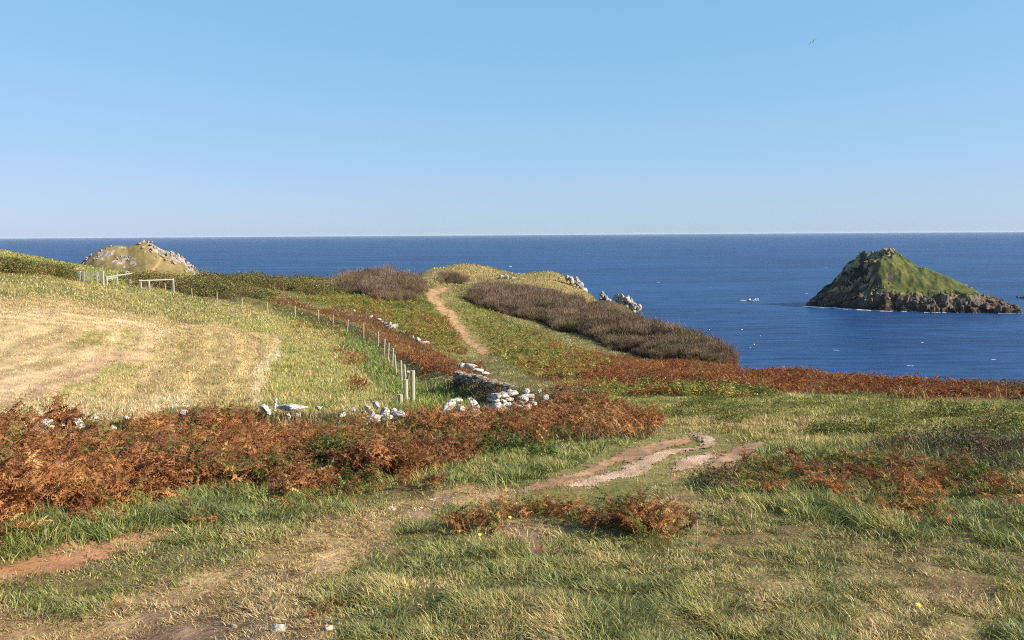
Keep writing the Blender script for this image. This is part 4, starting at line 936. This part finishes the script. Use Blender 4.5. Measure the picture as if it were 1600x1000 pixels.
outcrop('small pale crag on the hill at the left end of the brow rocks', [(783,431,8,7),(790,432,9,8),(798,434,9,8),(806,436,8,7),(812,438,6,5)], 205)
outcrop('pale jagged crag on the brow, higher of the two', [(885,433,8,9),(892,434,8,10),(900,438,9,13),(906,444,10,16),(911,452,9,14),(899,452,9,8),(905,458,8,9),(917,460,7,8),(873,434,5,4),(896,440,9,10),(903,450,9,12),(912,460,9,10)], 201)
outcrop('tall narrow crag finger between the two jagged crags', [(941,460,6,14),(946,465,8,11),(953,468,8,10),(938,467,5,9),(944,472,14,9),(950,476,16,9),(938,473,10,8)], 162)
outcrop('pale jagged crag on the brow, lower and nearest the sea', [(963,464,8,11),(970,463,9,11),(978,467,9,11),(985,471,9,12),(992,476,8,12),(998,480,7,9),(975,473,10,8),(968,471,11,9),(984,477,11,9),(962,477,16,9),(975,480,18,10),(990,484,16,9)], 157)
for x_, y_ in ((833,427),(845,432),(854,433)): outcrop('small pale rock poking from the hill turf %s' % {833: 'farthest left on the brow', 845: 'in the middle of the brow', 854: 'next to the higher crag'}[x_], [(x_,y_,6,4)], 240)

# ------------------------------------------------------------------ headland beyond the field, island, sea
def landmass(px_c, r, u, v, hfun, cfun, name, mat):
    a, _ = ray(px_c, 400); ex = np.array([math.cos(a), -math.sin(a)]); ey = np.array([math.sin(a), math.cos(a)]); o2 = ey * r
    U, Vv = np.meshgrid(u, v, indexing='ij'); du, dv, h = hfun(U, Vv)
    X = o2[0] + ex[0] * (U + du) + ey[0] * (Vv + dv); Y = o2[1] + ex[1] * (U + du) + ey[1] * (Vv + dv)
    nu, nv = U.shape; i0 = np.arange(nu - 1)[:, None] * nv + np.arange(nv - 1)[None]; q = np.stack([i0, i0 + nv, i0 + nv + 1, i0 + 1], -1).reshape(-1, 4)
    P = np.stack([X, Y, h], -1).reshape(-1, 3); q = q[P[q, 2].max(1) > -2.]
    us = np.zeros(len(P), bool); us[q] = True; rm = np.cumsum(us) - 1
    gu, gv = np.gradient(h, u[1] - u[0], v[1] - v[0]); slope = np.hypot(gu, gv)
    colr = cfun(U, Vv, h, slope).reshape(-1, 3); org = np.array([o2[0], o2[1], 0.])
    ob = link(name, np_mesh(name, P[us] - org, rm[q], colr[us], False), mat); ob.location = tuple(org); return ob, ex, ey, o2
def crag_on(parent, pts, seed, name, mat, lean=-.2):
    """rocks standing on a landmass, positions local to it: x, y, z, size"""
    vs, fs = [], []; o = 0
    for i, (x, y, z, s) in enumerate(pts):
        R = random.Random(seed * 977 + i); v, f = rock_data(seed * 100 + i, s * R.uniform(.6, 1.3), s * R.uniform(.5, .9), s * R.uniform(.5, 1.2), sub=2, cuts=16, rough=.16, lo=.35, hi=.8)
        rt = np.array(Matrix.Rotation(R.uniform(-3, 3), 3, 'Z') @ Matrix.Rotation(lean + R.uniform(-.3, .3), 3, 'Y')); vs.append(v @ rt.T + np.array([x, y, z])); fs.append(f + o); o += len(v)
    return link(name, np_mesh(name, np.concatenate(vs), np.concatenate(fs)), mat, parent)
# headland
RH = 420.; sH = RH / F
hp = np.array([(-60,470),(60,470),(110,440),(130,418),(140,406),(152,396),(163,389),(175,384),(188,382),(203,384),(213,380.5),(225,378),(235,381),(246,388),(258,393),(270,399),(278,404),(286,412),(296,420),(306,430),(322,455),(345,540),(400,620)])
hu = (hp[:, 0] - 220) * sH * .95; hz = ZC - (hp[:, 1] - 370.1) * sH
def h_head(U, Vv):
    P = np.interp(U, hu, hz); wob = (fbm(U / 14, Vv / 14, 101, 4) - .5)
    h = P - .62 * np.clip(-Vv - 2 + 6 * wob, 0, None) - .7 * np.clip(Vv - 8, 0, None)
    rk = np.clip((U - 2) / 4, 0, 1) * np.clip(1 - np.abs(Vv) / 14, 0, 1) + .6 * np.clip((-U - 8) / 6, 0, 1) * np.clip((fbm(U / 6, Vv / 6, 105, 3) - .5) * 6, 0, 1) * np.clip(1 - np.abs(Vv + 6) / 12, 0, 1)
    cv, ce = cells(U / 2.2, Vv / 2.2, 107); h = h + rk * (cv - .5) * 2.4 + (fbm(U / 4, Vv / 4, 109, 4) - .5) * .9
    return 0 * U, 0 * U, np.maximum(h, -4)
def c_head(U, Vv, h, slope):
    n = fbm(U / 5, Vv / 5, 111, 4)[..., None]; t = np.clip((n - .3) / .4, 0, 1)
    g = np.array((.15,.12,.05)) * (1 - t) + np.array((.21,.165,.07)) * t
    pth = np.abs(U - 8.5 + (Vv + 8) * -.33) < .2 + .3 * fbm(Vv / 2, U, 113, 2); pth &= (Vv < -5) & (Vv > -26)
    lr = np.clip((n - .55) * 10, 0, 1)
    rkm = (np.clip((U - 1) / 3, 0, 1) * np.clip(1.25 - np.abs(Vv) / 9, 0, 1) > .5 * fbm(U / 2, Vv / 2, 115, 3) + .35) | ((U < -2) & (fbm(U / 3.2, Vv / 3.2, 117, 4) > .57) & (Vv > -17) & (Vv < 8))
    rc = np.array((.23,.20,.165)) + np.array((.24,.21,.18)) * (cells(U / 1.1, Vv / 1.1, 119)[0] - .35)[..., None]
    g = np.where(rkm[..., None], rc, g); return np.where(pth[..., None], np.array((.36,.21,.115)), g)
M_land = mat_ground('headland_turf_and_rock', .9, .6, .25)
head, hx, hy, ho = landmass(220, RH, np.linspace(-60, 62, 320), np.linspace(-60, 60, 260), h_head, c_head, 'headland', M_land); head['kind'] = 'structure'
def on_land(U, Vv, hf): return float(hf(np.array([[U]]), np.array([[Vv]]))[2][0, 0])
def local(U, Vv, ex, ey): return ex[0] * U + ey[0] * Vv, ex[1] * U + ey[1] * Vv
def crag_thing(lab, landdata, pts, seed, mat, name='rock_outcrop'):
    ob0, ex, ey, o2 = landdata; loc = []
    for U, Vv, s in pts: x, y = local(U, Vv, ex, ey); loc.append((x, y, on_land(U, Vv, h_head) + s * .25, s))
    crag_on(ob0, loc, seed, 'crag', mat)['label'] = lab
hd = (head, hx, hy, ho); RR_ = random.Random(5)
M_cragfar = mat_rock('headland_rock', light=(.34,.30,.26), mid=(.22,.185,.155), dark=(.09,.075,.065), warm=(.36,.24,.15), scale=.5)
crag_thing('long jagged rock ridge down the right skyline of the far headland', hd, [(q * 25 + RR_.uniform(-1, 1), RR_.uniform(-9, 3), RR_.uniform(.7, 1.7)) for q in [i / 70 for i in range(70)]], 21, M_cragfar)
crag_thing('scattered pale rocks on the left shoulder of the far headland', hd, [(RR_.uniform(-24, -12) , RR_.uniform(-13, 1), RR_.uniform(.4, .85)) for i in range(30)] + [(RR_.uniform(-12, -4), RR_.uniform(-12, -7), RR_.uniform(.4, .8)) for i in range(14)], 23, M_cragfar)

# island
aI, tI = ray(1425, 487); RI = ZC / tI + 46; sI = RI / F; hI0 = 362.4 + ZC / RI * F
ip = np.array([(1240,490),(1262,479),(1280,470),(1300,456),(1310,444),(1320,431),(1336,411),(1350,397),(1365,388),(1385,385),(1400,388),(1418,397),(1448,413),(1480,428),(1508,441),(1512,450),(1525,455),(1545,462),(1560,466),(1575,472),(1592,479),(1610,492)])
iu = (ip[:, 0] - 1425) * sI * .955; iz = (hI0 - ip[:, 1]) * sI
def h_isle(U, Vv):
    P = np.interp(U, iu, iz); vm = 10 + 33 * np.sqrt(np.clip(1 - (U / 99) ** 2, 0, 1)); wob = (fbm(U / 16, Vv / 16, 131, 4) - .5)
    q = np.clip(np.abs(Vv) / vm + wob * .35, 0, 1.4)
    h = P * (1 - np.clip(q, 0, 1) ** 1.25) - np.clip(q - 1, 0, 1) * 20
    h += 9 * np.exp(-((U + 30 + .2 * Vv) / 9) ** 2) * np.clip((-Vv - 6) / 12, 0, 1) * np.clip((44 + Vv) / 14, 0, 1)        # the spur towards the viewer
    h -= 5 * np.exp(-((U + 52) / 11) ** 2) * np.clip((-Vv - 4) / 12, 0, 1) * np.clip((40 + Vv) / 14, 0, 1)
    edge = np.clip((17 + 6 * wob - h) / 8, 0, 1); left = np.clip((-U - 26) / 12, 0, 1)
    topm = np.clip((h - 42) / 5, 0, 1); rk = np.clip(edge + .75 * left + .8 * topm * (U < -14), 0, 1)
    h = h + 3.2 * edge * (h > -1) * np.clip(P / 5, 0, 1)                                                                                         # a cliff step under the turf
    cv, ce = cells(U / 5.5 + wob, Vv / 4.5, 133); cv2, _ = cells(U / 2.1, Vv / 2.1, 135)
    h = h + rk * np.clip((P + 1) / 5, 0, 1) * ((cv - .5) * 3.2 + (cv2 - .5) * 1.0 + (ridged(U / 11, Vv / 11, 137, 4) - .6) * 5) + (fbm(U / 5, Vv / 5, 139, 4) - .5) * 1.2
    return rk * (fbm(U / 3, Vv / 3, 141, 2) - .5) * 2, rk * (fbm(U / 3 + 9, Vv / 3, 143, 2) - .5) * 2, np.where((q > 1.05) | (P < .6), np.minimum(h, -1.), h)
def c_isle(U, Vv, h, slope):
    wob = (fbm(U / 16, Vv / 16, 131, 4) - .5); n = fbm(U / 6, Vv / 6, 145, 5); t = np.clip((n - .3) / .4, 0, 1)[..., None]
    g = np.array((.06,.08,.025)) * (1 - t) + np.array((.115,.125,.04)) * t
    c1 = cells(U / 2.3, Vv / 2.3, 147)[0][..., None]; rc = np.array((.092,.07,.054)) * (.5 + .9 * c1)
    och = np.clip((fbm(U / 4, Vv / 4, 149, 4) - .48) * 8, 0, 1) * np.clip((h - 8) / 8, 0, 1); rc = rc * (1 - och[..., None]) + np.array((.30,.23,.11)) * och[..., None]
    pk = np.clip((fbm(U / 10, Vv / 10, 151, 3) - .45) * 6, 0, 1) * (U > 10); rc = rc + (pk * .07)[..., None] * np.array((1., .75, .6))
    rk = (h < 12.5 + 9 * (n - .5) + 5 * np.exp(-((U + 30) / 14) ** 2)) | ((U < -26) & (n > .5)) | ((h > 44) & (n > .42) & (U < -14)) | (slope > 2.4)
    lw = np.array((.030,.032,.020)) * (.7 + .8 * n[..., None]); g = np.where(((U < -26))[..., None], lw, g)  # turf of the left face painted darker to deepen its shade
    out = np.where(rk[..., None], rc, g); w = np.clip((4.2 + 3 * (n - .5) - h) / 1.5, 0, 1)[..., None]
    return out * (1 - w) + np.array((.028,.024,.022)) * w
M_isle = mat_ground('island_turf_and_rock', .5, .8, .3)
isle, ix_, iy_, io = landmass(1425, RI, np.linspace(-115, 112, 460), np.linspace(-64, 60, 250), h_isle, c_isle, 'island', M_isle); isle['kind'] = 'structure'
def icrag(lab, pts, seed, mat, zmax=99.):
    loc = []
    for U, Vv, s in pts:
        z = on_land(U, Vv, h_isle)
        if -.5 < z < zmax: x, y = local(U, Vv, ix_, iy_); loc.append((x, y, z + s * .1, s))
    crag_on(isle, loc, seed, 'crag', mat)['label'] = lab
M_icrag = mat_rock('island_rock', light=(.34,.28,.17), mid=(.18,.145,.10), dark=(.05,.045,.04), warm=(.32,.24,.1), scale=.35)
upx = lambda px: (px - 1425) * sI
icrag('ochre rock stack crowning the summit of the island', [(upx(RR_.uniform(1374, 1400)), RR_.uniform(-8, 2), RR_.uniform(1.5, 3.)) for i in range(22)] + [(upx(1386), -3, 4.2), (upx(1390), -4, 3.8), (upx(1381), -3, 3.4)], 31, M_icrag)
icrag('broken rocks on the dark left shoulder of the island', [(upx(RR_.uniform(1335, 1385)), RR_.uniform(-22, 2), RR_.uniform(1., 2.6)) for i in range(40)], 33, M_icrag)
icrag('tumbled ochre rocks on the island spur below the turf', [(upx(RR_.uniform(1362, 1400)), RR_.uniform(-40, -20), RR_.uniform(1., 2.6)) for i in range(80)], 35, M_icrag, 22.)
icrag('small rocks on the right skyline of the island', [(upx(x), RR_.uniform(-3, 3), RR_.uniform(1., 2.)) for x in (1411, 1414, 1434, 1437, 1493, 1497, 1500, 1511)], 37, M_icrag)
M_low = mat_rock('shore_rock', light=(.12,.09,.068), mid=(.068,.052,.042), dark=(.03,.027,.025), warm=(.24,.16,.08), scale=.3)
icrag('dark broken rocks along the waterline of the island', [(upx(RR_.uniform(1275, 1588)), RR_.uniform(-50, -14), RR_.uniform(1.6, 5.5)) for i in range(330)], 39, M_low, 9.)
def sea_point(px, py):
    a, t = ray(px, py); r = ZC / t; return np.array([math.sin(a) * r, math.cos(a) * r, 0.]), r
def skerry(px, py, lab, n, s):
    p, r = sea_point(px, py); R = random.Random(int(px)); o = crag_on(None, [(R.gauss(0, s), R.gauss(0, s), R.uniform(-.2, .4) * s, s * R.uniform(.5, 1.)) for i in range(n)], int(px), 'skerry', M_low); o.location = tuple(p); tag(o, lab, 'rock')
skerry(1596, 466, 'low dark skerry at the right edge beyond the island', 9, 2.)

# the sea
rings = [0, 150, 400, 1000, 3000, 8000, 20000, 80000]; nseg = 96; v = [(0, 0, 0)]
for r in rings[1:]: v += [(r * math.cos(2 * math.pi * k / nseg), r * math.sin(2 * math.pi * k / nseg), 0) for k in range(nseg)]
f3 = []
for k in range(nseg): f3.append((0, 1 + k, 1 + (k + 1) % nseg))
for j in range(len(rings) - 2):
    b0, b1 = 1 + j * nseg, 1 + (j + 1) * nseg
    for k in range(nseg): k2 = (k + 1) % nseg; f3 += [(b0 + k, b1 + k, b1 + k2), (b0 + k, b1 + k2, b0 + k2)]
nt = NT('sea_water'); b = nt.bsdf(Roughness=.38, IOR=1.33); b.inputs['Specular IOR Level'].default_value = .14
co = nt.coord('Object'); w1 = nt.noise(1., 5, .6, nt.coord('Object', (.03, .15, 1))); w2 = nt.noise(1., 4, .6, nt.coord('Object', (.007, .03, 1))); w3 = nt.noise(1., 4, .55, nt.coord('Object', (.0022, .008, 1)))
cr = nt.ramp(w3.outputs[0], [(.34, (.008, .036, .115)), (.64, (.018, .066, .185))]); cr2 = nt.ramp(w1.outputs[0], [(.36, (.58, .62, .7)), (.62, (1.36, 1.3, 1.22))])  # cr2 paints light and shade of the waves into the water colour
nt.l(mixc(nt, 1., cr.outputs[0], cr2.outputs[0], 'MULTIPLY'), b.inputs['Base Color'])
ad = nt.n('ShaderNodeMath', operation='ADD'); nt.l(w1.outputs[0], ad.inputs[0]); mu = nt.n('ShaderNodeMath', operation='MULTIPLY'); nt.l(w2.outputs[0], mu.inputs[0]); mu.inputs[1].default_value = 2.5; nt.l(mu.outputs[0], ad.inputs[1])
nt.bump(ad.outputs[0], b, 1., 1.1)
sea = link('sea', np_mesh('sea', np.array(v, float), np.array(f3), None, True), nt.m); sea['kind'] = 'structure'
# white water
nt = NT('white_water'); b = nt.bsdf(Roughness=.8); fo = nt.noise(1.2, 5, .6, nt.coord('Object')); r_ = nt.ramp(fo.outputs[0], [(.35, (.55, .62, .68)), (.6, (.85, .87, .88))]); nt.l(r_.outputs[0], b.inputs['Base Color']); M_foam = nt.m
def foam(name, runs, lab, seed, cat='surf'):
    """ragged lumps of foam a hand high along lines of photo points on the water"""
    R = np.random.default_rng(seed); vs, fs = [], []; o = 0
    for (x0, y0, x1, y1, wd, n) in runs:
        for k in range(n):
            t = R.random(); p, r = sea_point(x0 + (x1 - x0) * t + R.normal(0, 1), y0 + (y1 - y0) * t); s = wd * R.uniform(.4, 1.2)
            m = 9; ang = np.linspace(0, 2 * math.pi, m, endpoint=False); rad = s * R.uniform(.5, 1.1, m); top = np.stack([p[0] + np.cos(ang) * rad * 1.9, p[1] + np.sin(ang) * rad, np.full(m, .05)], 1); mid = np.array([[p[0], p[1], .25 * min(s, 1.5)]])
            vs.append(np.concatenate([top, mid])); fs.append(np.array([(i, (i + 1) % m, m) for i in range(m)]) + o); o += m + 1
    ob = link(name, np_mesh(name, np.concatenate(vs), np.concatenate(fs), None, True), M_foam); return tag(ob, lab, cat, None, 'stuff')
def surf_line(lab, seed):
    """lumps of foam along the island's own waterline"""
    R = np.random.default_rng(seed); vs, fs = [], []; o = 0; Vs = np.linspace(-62, 0, 150)
    for U in np.linspace(-92, 94, 330):
        h = h_isle(np.full(150, U), Vs)[2]; k = np.nonzero(h > 0.15)[0]
        if not len(k): continue
        edge = Vs[k[0]]; px = 1425 + U / sI
        dens = np.interp(px, [1255, 1275, 1320, 1380, 1420, 1500, 1560, 1580, 1600], [1., 1., .9, .7, .35, .25, .4, .9, 1.]); wd = np.interp(px, [1255, 1310, 1380, 1500, 1570, 1600], [3., 2.6, 1.3, .6, .9, 2.6])
        for _ in range(3):
            if R.random() > dens * (.3 + 1.2 * vnoise(U / 5., seed * 1., 201)): continue
            V_ = edge - R.uniform(-.3, 1.6) * wd; x, y = local(U + R.normal(0, .4), V_, ix_, iy_); p = np.array([isle.location[0] + x, isle.location[1] + y]); s_ = wd * R.uniform(.35, 1.)
            m = 9; ang = np.linspace(0, 2 * math.pi, m, endpoint=False); rad = s_ * R.uniform(.5, 1.1, m); vs.append(np.concatenate([np.stack([p[0] + np.cos(ang) * rad * 1.7, p[1] + np.sin(ang) * rad, np.full(m, .05)], 1), [[p[0], p[1], .3 * s_]]])); fs.append(np.array([(i, (i + 1) % m, m) for i in range(m)]) + o); o += m + 1
    ob = link('surf', np_mesh('surf', np.concatenate(vs), np.concatenate(fs), None, True), M_foam); tag(ob, lab, 'surf', None, 'stuff')
surf_line('thin white surf along the foot of the island', 3)
foam('whitecap', [(1256,459,1262,459,.9,4),(1302,547,1311,547.5,.55,6),(1418,571.5,1428,572,.5,6),(1440,535,1446,536,.5,3),(1519,595,1532,596,.4,4),(1290,418,1292,418,1.2,2),(1550,562,1556,562,.5,3),(962,504,966,504,.6,2),(1172,543,1176,543,.5,2),(1026,441,1030,441,1.,2)], 'scattered white wave crests on the open water', 5, 'waves')

# boat, buoys, gull
def loft(name, secs, mat, parent=None, caps=True):
    bm = bmesh.new(); R_ = [[bm.verts.new(p) for p in s] for s in secs]
    for a, b in zip(R_[:-1], R_[1:]):
        n = len(a)
        for i in range(n): bm.faces.new((a[i], a[(i + 1) % n], b[(i + 1) % n], b[i]))
    if caps: bm.faces.new(R_[0][::-1]); bm.faces.new(R_[-1])
    bmesh.ops.recalc_face_normals(bm, faces=bm.faces); me = bpy.data.meshes.new(name); bm.to_mesh(me); bm.free()
    return link(name, me, mat, parent)
M_white = mat_plain('white_gelcoat', (.8, .8, .78), .3, .05); M_dark = mat_plain('dark_hull', (.03, .035, .05), .4, .1); M_glass = mat_plain('tinted_glass', (.03, .04, .05), .1, .05)
pb, rb = sea_point(1171, 470.5); boat = empty('motor_boat', pb); tag(boat, 'small motor boat throwing white spray between the cliff and island', 'boat'); boat.rotation_euler = (0, 0, math.radians(205)); 
def hsec(x, w, k, d): return [(x, -w, d), (x, -w * .85, k + .45 * (d - k)), (x, 0, k), (x, w * .85, k + .45 * (d - k)), (x, w, d)]
loft('hull', [hsec(-3, 1.05, -.25, .85), hsec(-1, 1.15, -.3, .9), hsec(1, 1.05, -.25, 1.0), hsec(2.4, .6, .05, 1.2), hsec(3.3, .05, .7, 1.4)], M_dark, boat)
loft('deck', [[(-2.9, -.98, .88), (-2.9, .98, .88), (-2.9, .98, .94), (-2.9, -.98, .94)], [(1, -.98, 1.03), (1, .98, 1.03), (1, .98, 1.09), (1, -.98, 1.09)], [(3.1, -.08, 1.4), (3.1, .08, 1.4), (3.1, .08, 1.45), (3.1, -.08, 1.45)]], M_white, boat)
loft('wheelhouse', [[(-.9, -.75, 1.0), (1.1, -.7, 1.08), (1.1, .7, 1.08), (-.9, .75, 1.0)], [(-.9, -.72, 1.5), (.95, -.66, 1.5), (.95, .66, 1.5), (-.9, .72, 1.5)], [(-.85, -.65, 2.35), (.4, -.6, 2.35), (.4, .6, 2.35), (-.85, .65, 2.35)]], M_white, boat)
loft('window', [[(.93, -.55, 1.58), (.93, .55, 1.58), (.97, .55, 1.58), (.97, -.55, 1.58)], [(.50, -.5, 2.22), (.50, .5, 2.22), (.56, .5, 2.22), (.56, -.5, 2.22)]], M_glass, boat)
loft('outboard_motor', [[(-3.5, -.2, .2), (-3.1, -.2, .2), (-3.1, .2, .2), (-3.5, .2, .2)], [(-3.6, -.24, 1.0), (-3.1, -.24, 1.0), (-3.1, .24, 1.0), (-3.6, .24, 1.0)], [(-3.5, -.2, 1.5), (-3.15, -.2, 1.5), (-3.15, .2, 1.5), (-3.5, .2, 1.5)]], M_dark, boat)
# spray: droplets and sheets of water thrown by the hull
R = np.random.default_rng(8); vs, fs = [], []; o = 0
for k in range(700):
    sd = R.choice([-1, 1], p=[.4, .6]); t = R.random(); d = t ** .7 * 5.2; x = sd * (1.0 + d); y = R.normal(0, .9) - .3; z = max(0, 2.3 * t * (1.3 - t) * 1.7 * R.random() * (1.25 if sd > 0 else .5)) + .05; s = R.uniform(.08, .3) * (1.15 - .6 * t)
    q = R.normal(0, 1, (4, 3)); q /= np.linalg.norm(q, axis=1)[:, None]; vs.append(np.array([x, y, z]) + q * s); fs.append(np.array([(0, 1, 2), (0, 2, 3), (0, 3, 1), (1, 3, 2)]) + o); o += 4
ob = link('sea_spray', np_mesh('sea_spray', np.concatenate(vs), np.concatenate(fs)), M_foam); ob.location = tuple(pb); ob.scale = (1.45, 1.45, 1.5); tag(ob, 'white spray thrown up on both sides of the motor boat', 'spray', None, 'stuff')
foam('wake', [(1163,470.2,1180,470,1.,16)], 'white wake on the water around the motor boat', 9, 'wake')
M_buoy = mat_plain('white_buoy', (.85, .84, .74), .4, .05)
def buoy(px, py, lab, s=.5):
    p, r = sea_point(px, py); bm = bmesh.new(); bmesh.ops.create_uvsphere(bm, u_segments=18, v_segments=12, radius=s)
    for vv in bm.verts: vv.co.z *= .85
    me = bpy.data.meshes.new('body'); bm.to_mesh(me); bm.free(); e = empty('mooring_buoy', p); tag(e, lab, 'buoy', 'mooring buoys below the cliff'); b_ = link('body', me, M_buoy, e); b_.location = (0, 0, s * .45)
    beam('stem', (0, 0, s * 1.2), (0, 0, s * 2.), .12, .12, M_dark, e, True)
buoy(1108, 515.5, 'white mooring buoy closest to the thicket edge', .42); buoy(1159, 515.5, 'white mooring buoy out on open water, farther right', .48); buoy(1178, 539, 'white mooring buoy lowest, just off the bracken brow', .5)
buoy(1188, 525, 'tiny white mooring buoy between the two right hand buoys', .25)
p, r = sea_point(797, 417)
fb = empty('fishing_boat', p); tag(fb, 'distant white fishing boat beyond the grassy hill', 'boat')
loft('hull', [hsec(-3, 1.0, -.3, 1.), hsec(0, 1.1, -.3, 1.), hsec(2, .8, -.2, 1.2), hsec(3.3, .1, .8, 1.5)], M_white, fb); loft('wheelhouse', [[(-1.2, -.8, 1.), (.9, -.8, 1.), (.9, .8, 1.), (-1.2, .8, 1.)], [(-1.1, -.7, 2.3), (.6, -.7, 2.3), (.6, .7, 2.3), (-1.1, .7, 2.3)]], M_white, fb)
# gull: body and wings as one surface
bm = bmesh.new(); rg = 112.; pg = point_at(1270.5, 65.5, rg)
def ring(x, ry, rz, zc=0, n=10): return [bm.verts.new((ry * math.cos(2 * math.pi * k / n), x, zc + rz * math.sin(2 * math.pi * k / n))) for k in range(n)]
prof = [(-.27, .008, .006, .01), (-.22, .05, .02, .01), (-.12, .06, .055, 0), (0, .075, .075, 0), (.12, .06, .06, .005), (.18, .04, .042, .015), (.23, .042, .042, .02), (.27, .03, .028, .018), (.30, .008, .008, .012), (.335, .004, .003, .008)]
rs = [ring(*q) for q in prof]
for a, b in zip(rs[:-1], rs[1:]):
    for i in range(10): bm.faces.new((a[i], a[(i + 1) % 10], b[(i + 1) % 10], b[i]))
bm.faces.new(rs[0][::-1]); bm.faces.new(rs[-1])
for sd in (-1, 1):
    st = [(.05, .08, .17, .03, .02), (.22, .11, .15, .10, .018), (.40, .09, .12, .10, .014), (.56, .01, .075, .05, .009), (.70, -.10, .012, -.02, .004)]; pr = None
    for x, yc, ch, z, th in st:
        q = [bm.verts.new((sd * x, yc + ch * .5, z)), bm.verts.new((sd * x, yc, z + th)), bm.verts.new((sd * x, yc - ch * .6, z)), bm.verts.new((sd * x, yc, z - th * .5))]
        if pr:
            for i in range(4): bm.faces.new((pr[i], pr[(i + 1) % 4], q[(i + 1) % 4], q[i]))
        pr = q
    bm.faces.new(pr)
bmesh.ops.recalc_face_normals(bm, faces=bm.faces); me = bpy.data.meshes.new('gull'); bm.to_mesh(me); bm.free()
at = me.attributes.new('Col', 'FLOAT_COLOR', 'POINT')
for i, vv in enumerate(me.vertices):
    ax = abs(vv.co.x); at.data[i].color = (.03, .03, .03, 1) if ax > .5 else ((.25, .27, .3, 1) if ax > .1 else (.8, .8, .78, 1))
gull = link('gull', me, mat_plant('gull_feathers', .05)); gull.location = tuple(pg); gull.rotation_euler = (math.radians(12), math.radians(-32), math.radians(18)); tag(gull, 'grey winged gull gliding high over the sea', 'bird')
# a trace of sea air between the viewer and the horizon
bm = bmesh.new(); bmesh.ops.create_cube(bm, size=1.)
for vv in bm.verts: vv.co = (vv.co.x * 170000, vv.co.y * 170000, -1.5 if vv.co.z < 0 else 95.)
me = bpy.data.meshes.new('haze'); bm.to_mesh(me); bm.free(); nt = NT('sea_air'); pv = nt.n('ShaderNodeVolumePrincipled'); pv.inputs['Color'].default_value = (.72, .86, 1., 1); pv.inputs['Density'].default_value = 1.1e-5; pv.inputs['Anisotropy'].default_value = .0
nt.l(pv.outputs[0], nt.out.inputs['Volume']); hz_ = link('haze', me, nt.m); hz_['kind'] = 'stuff'
print('all', time.time() - T0, 'bytes')
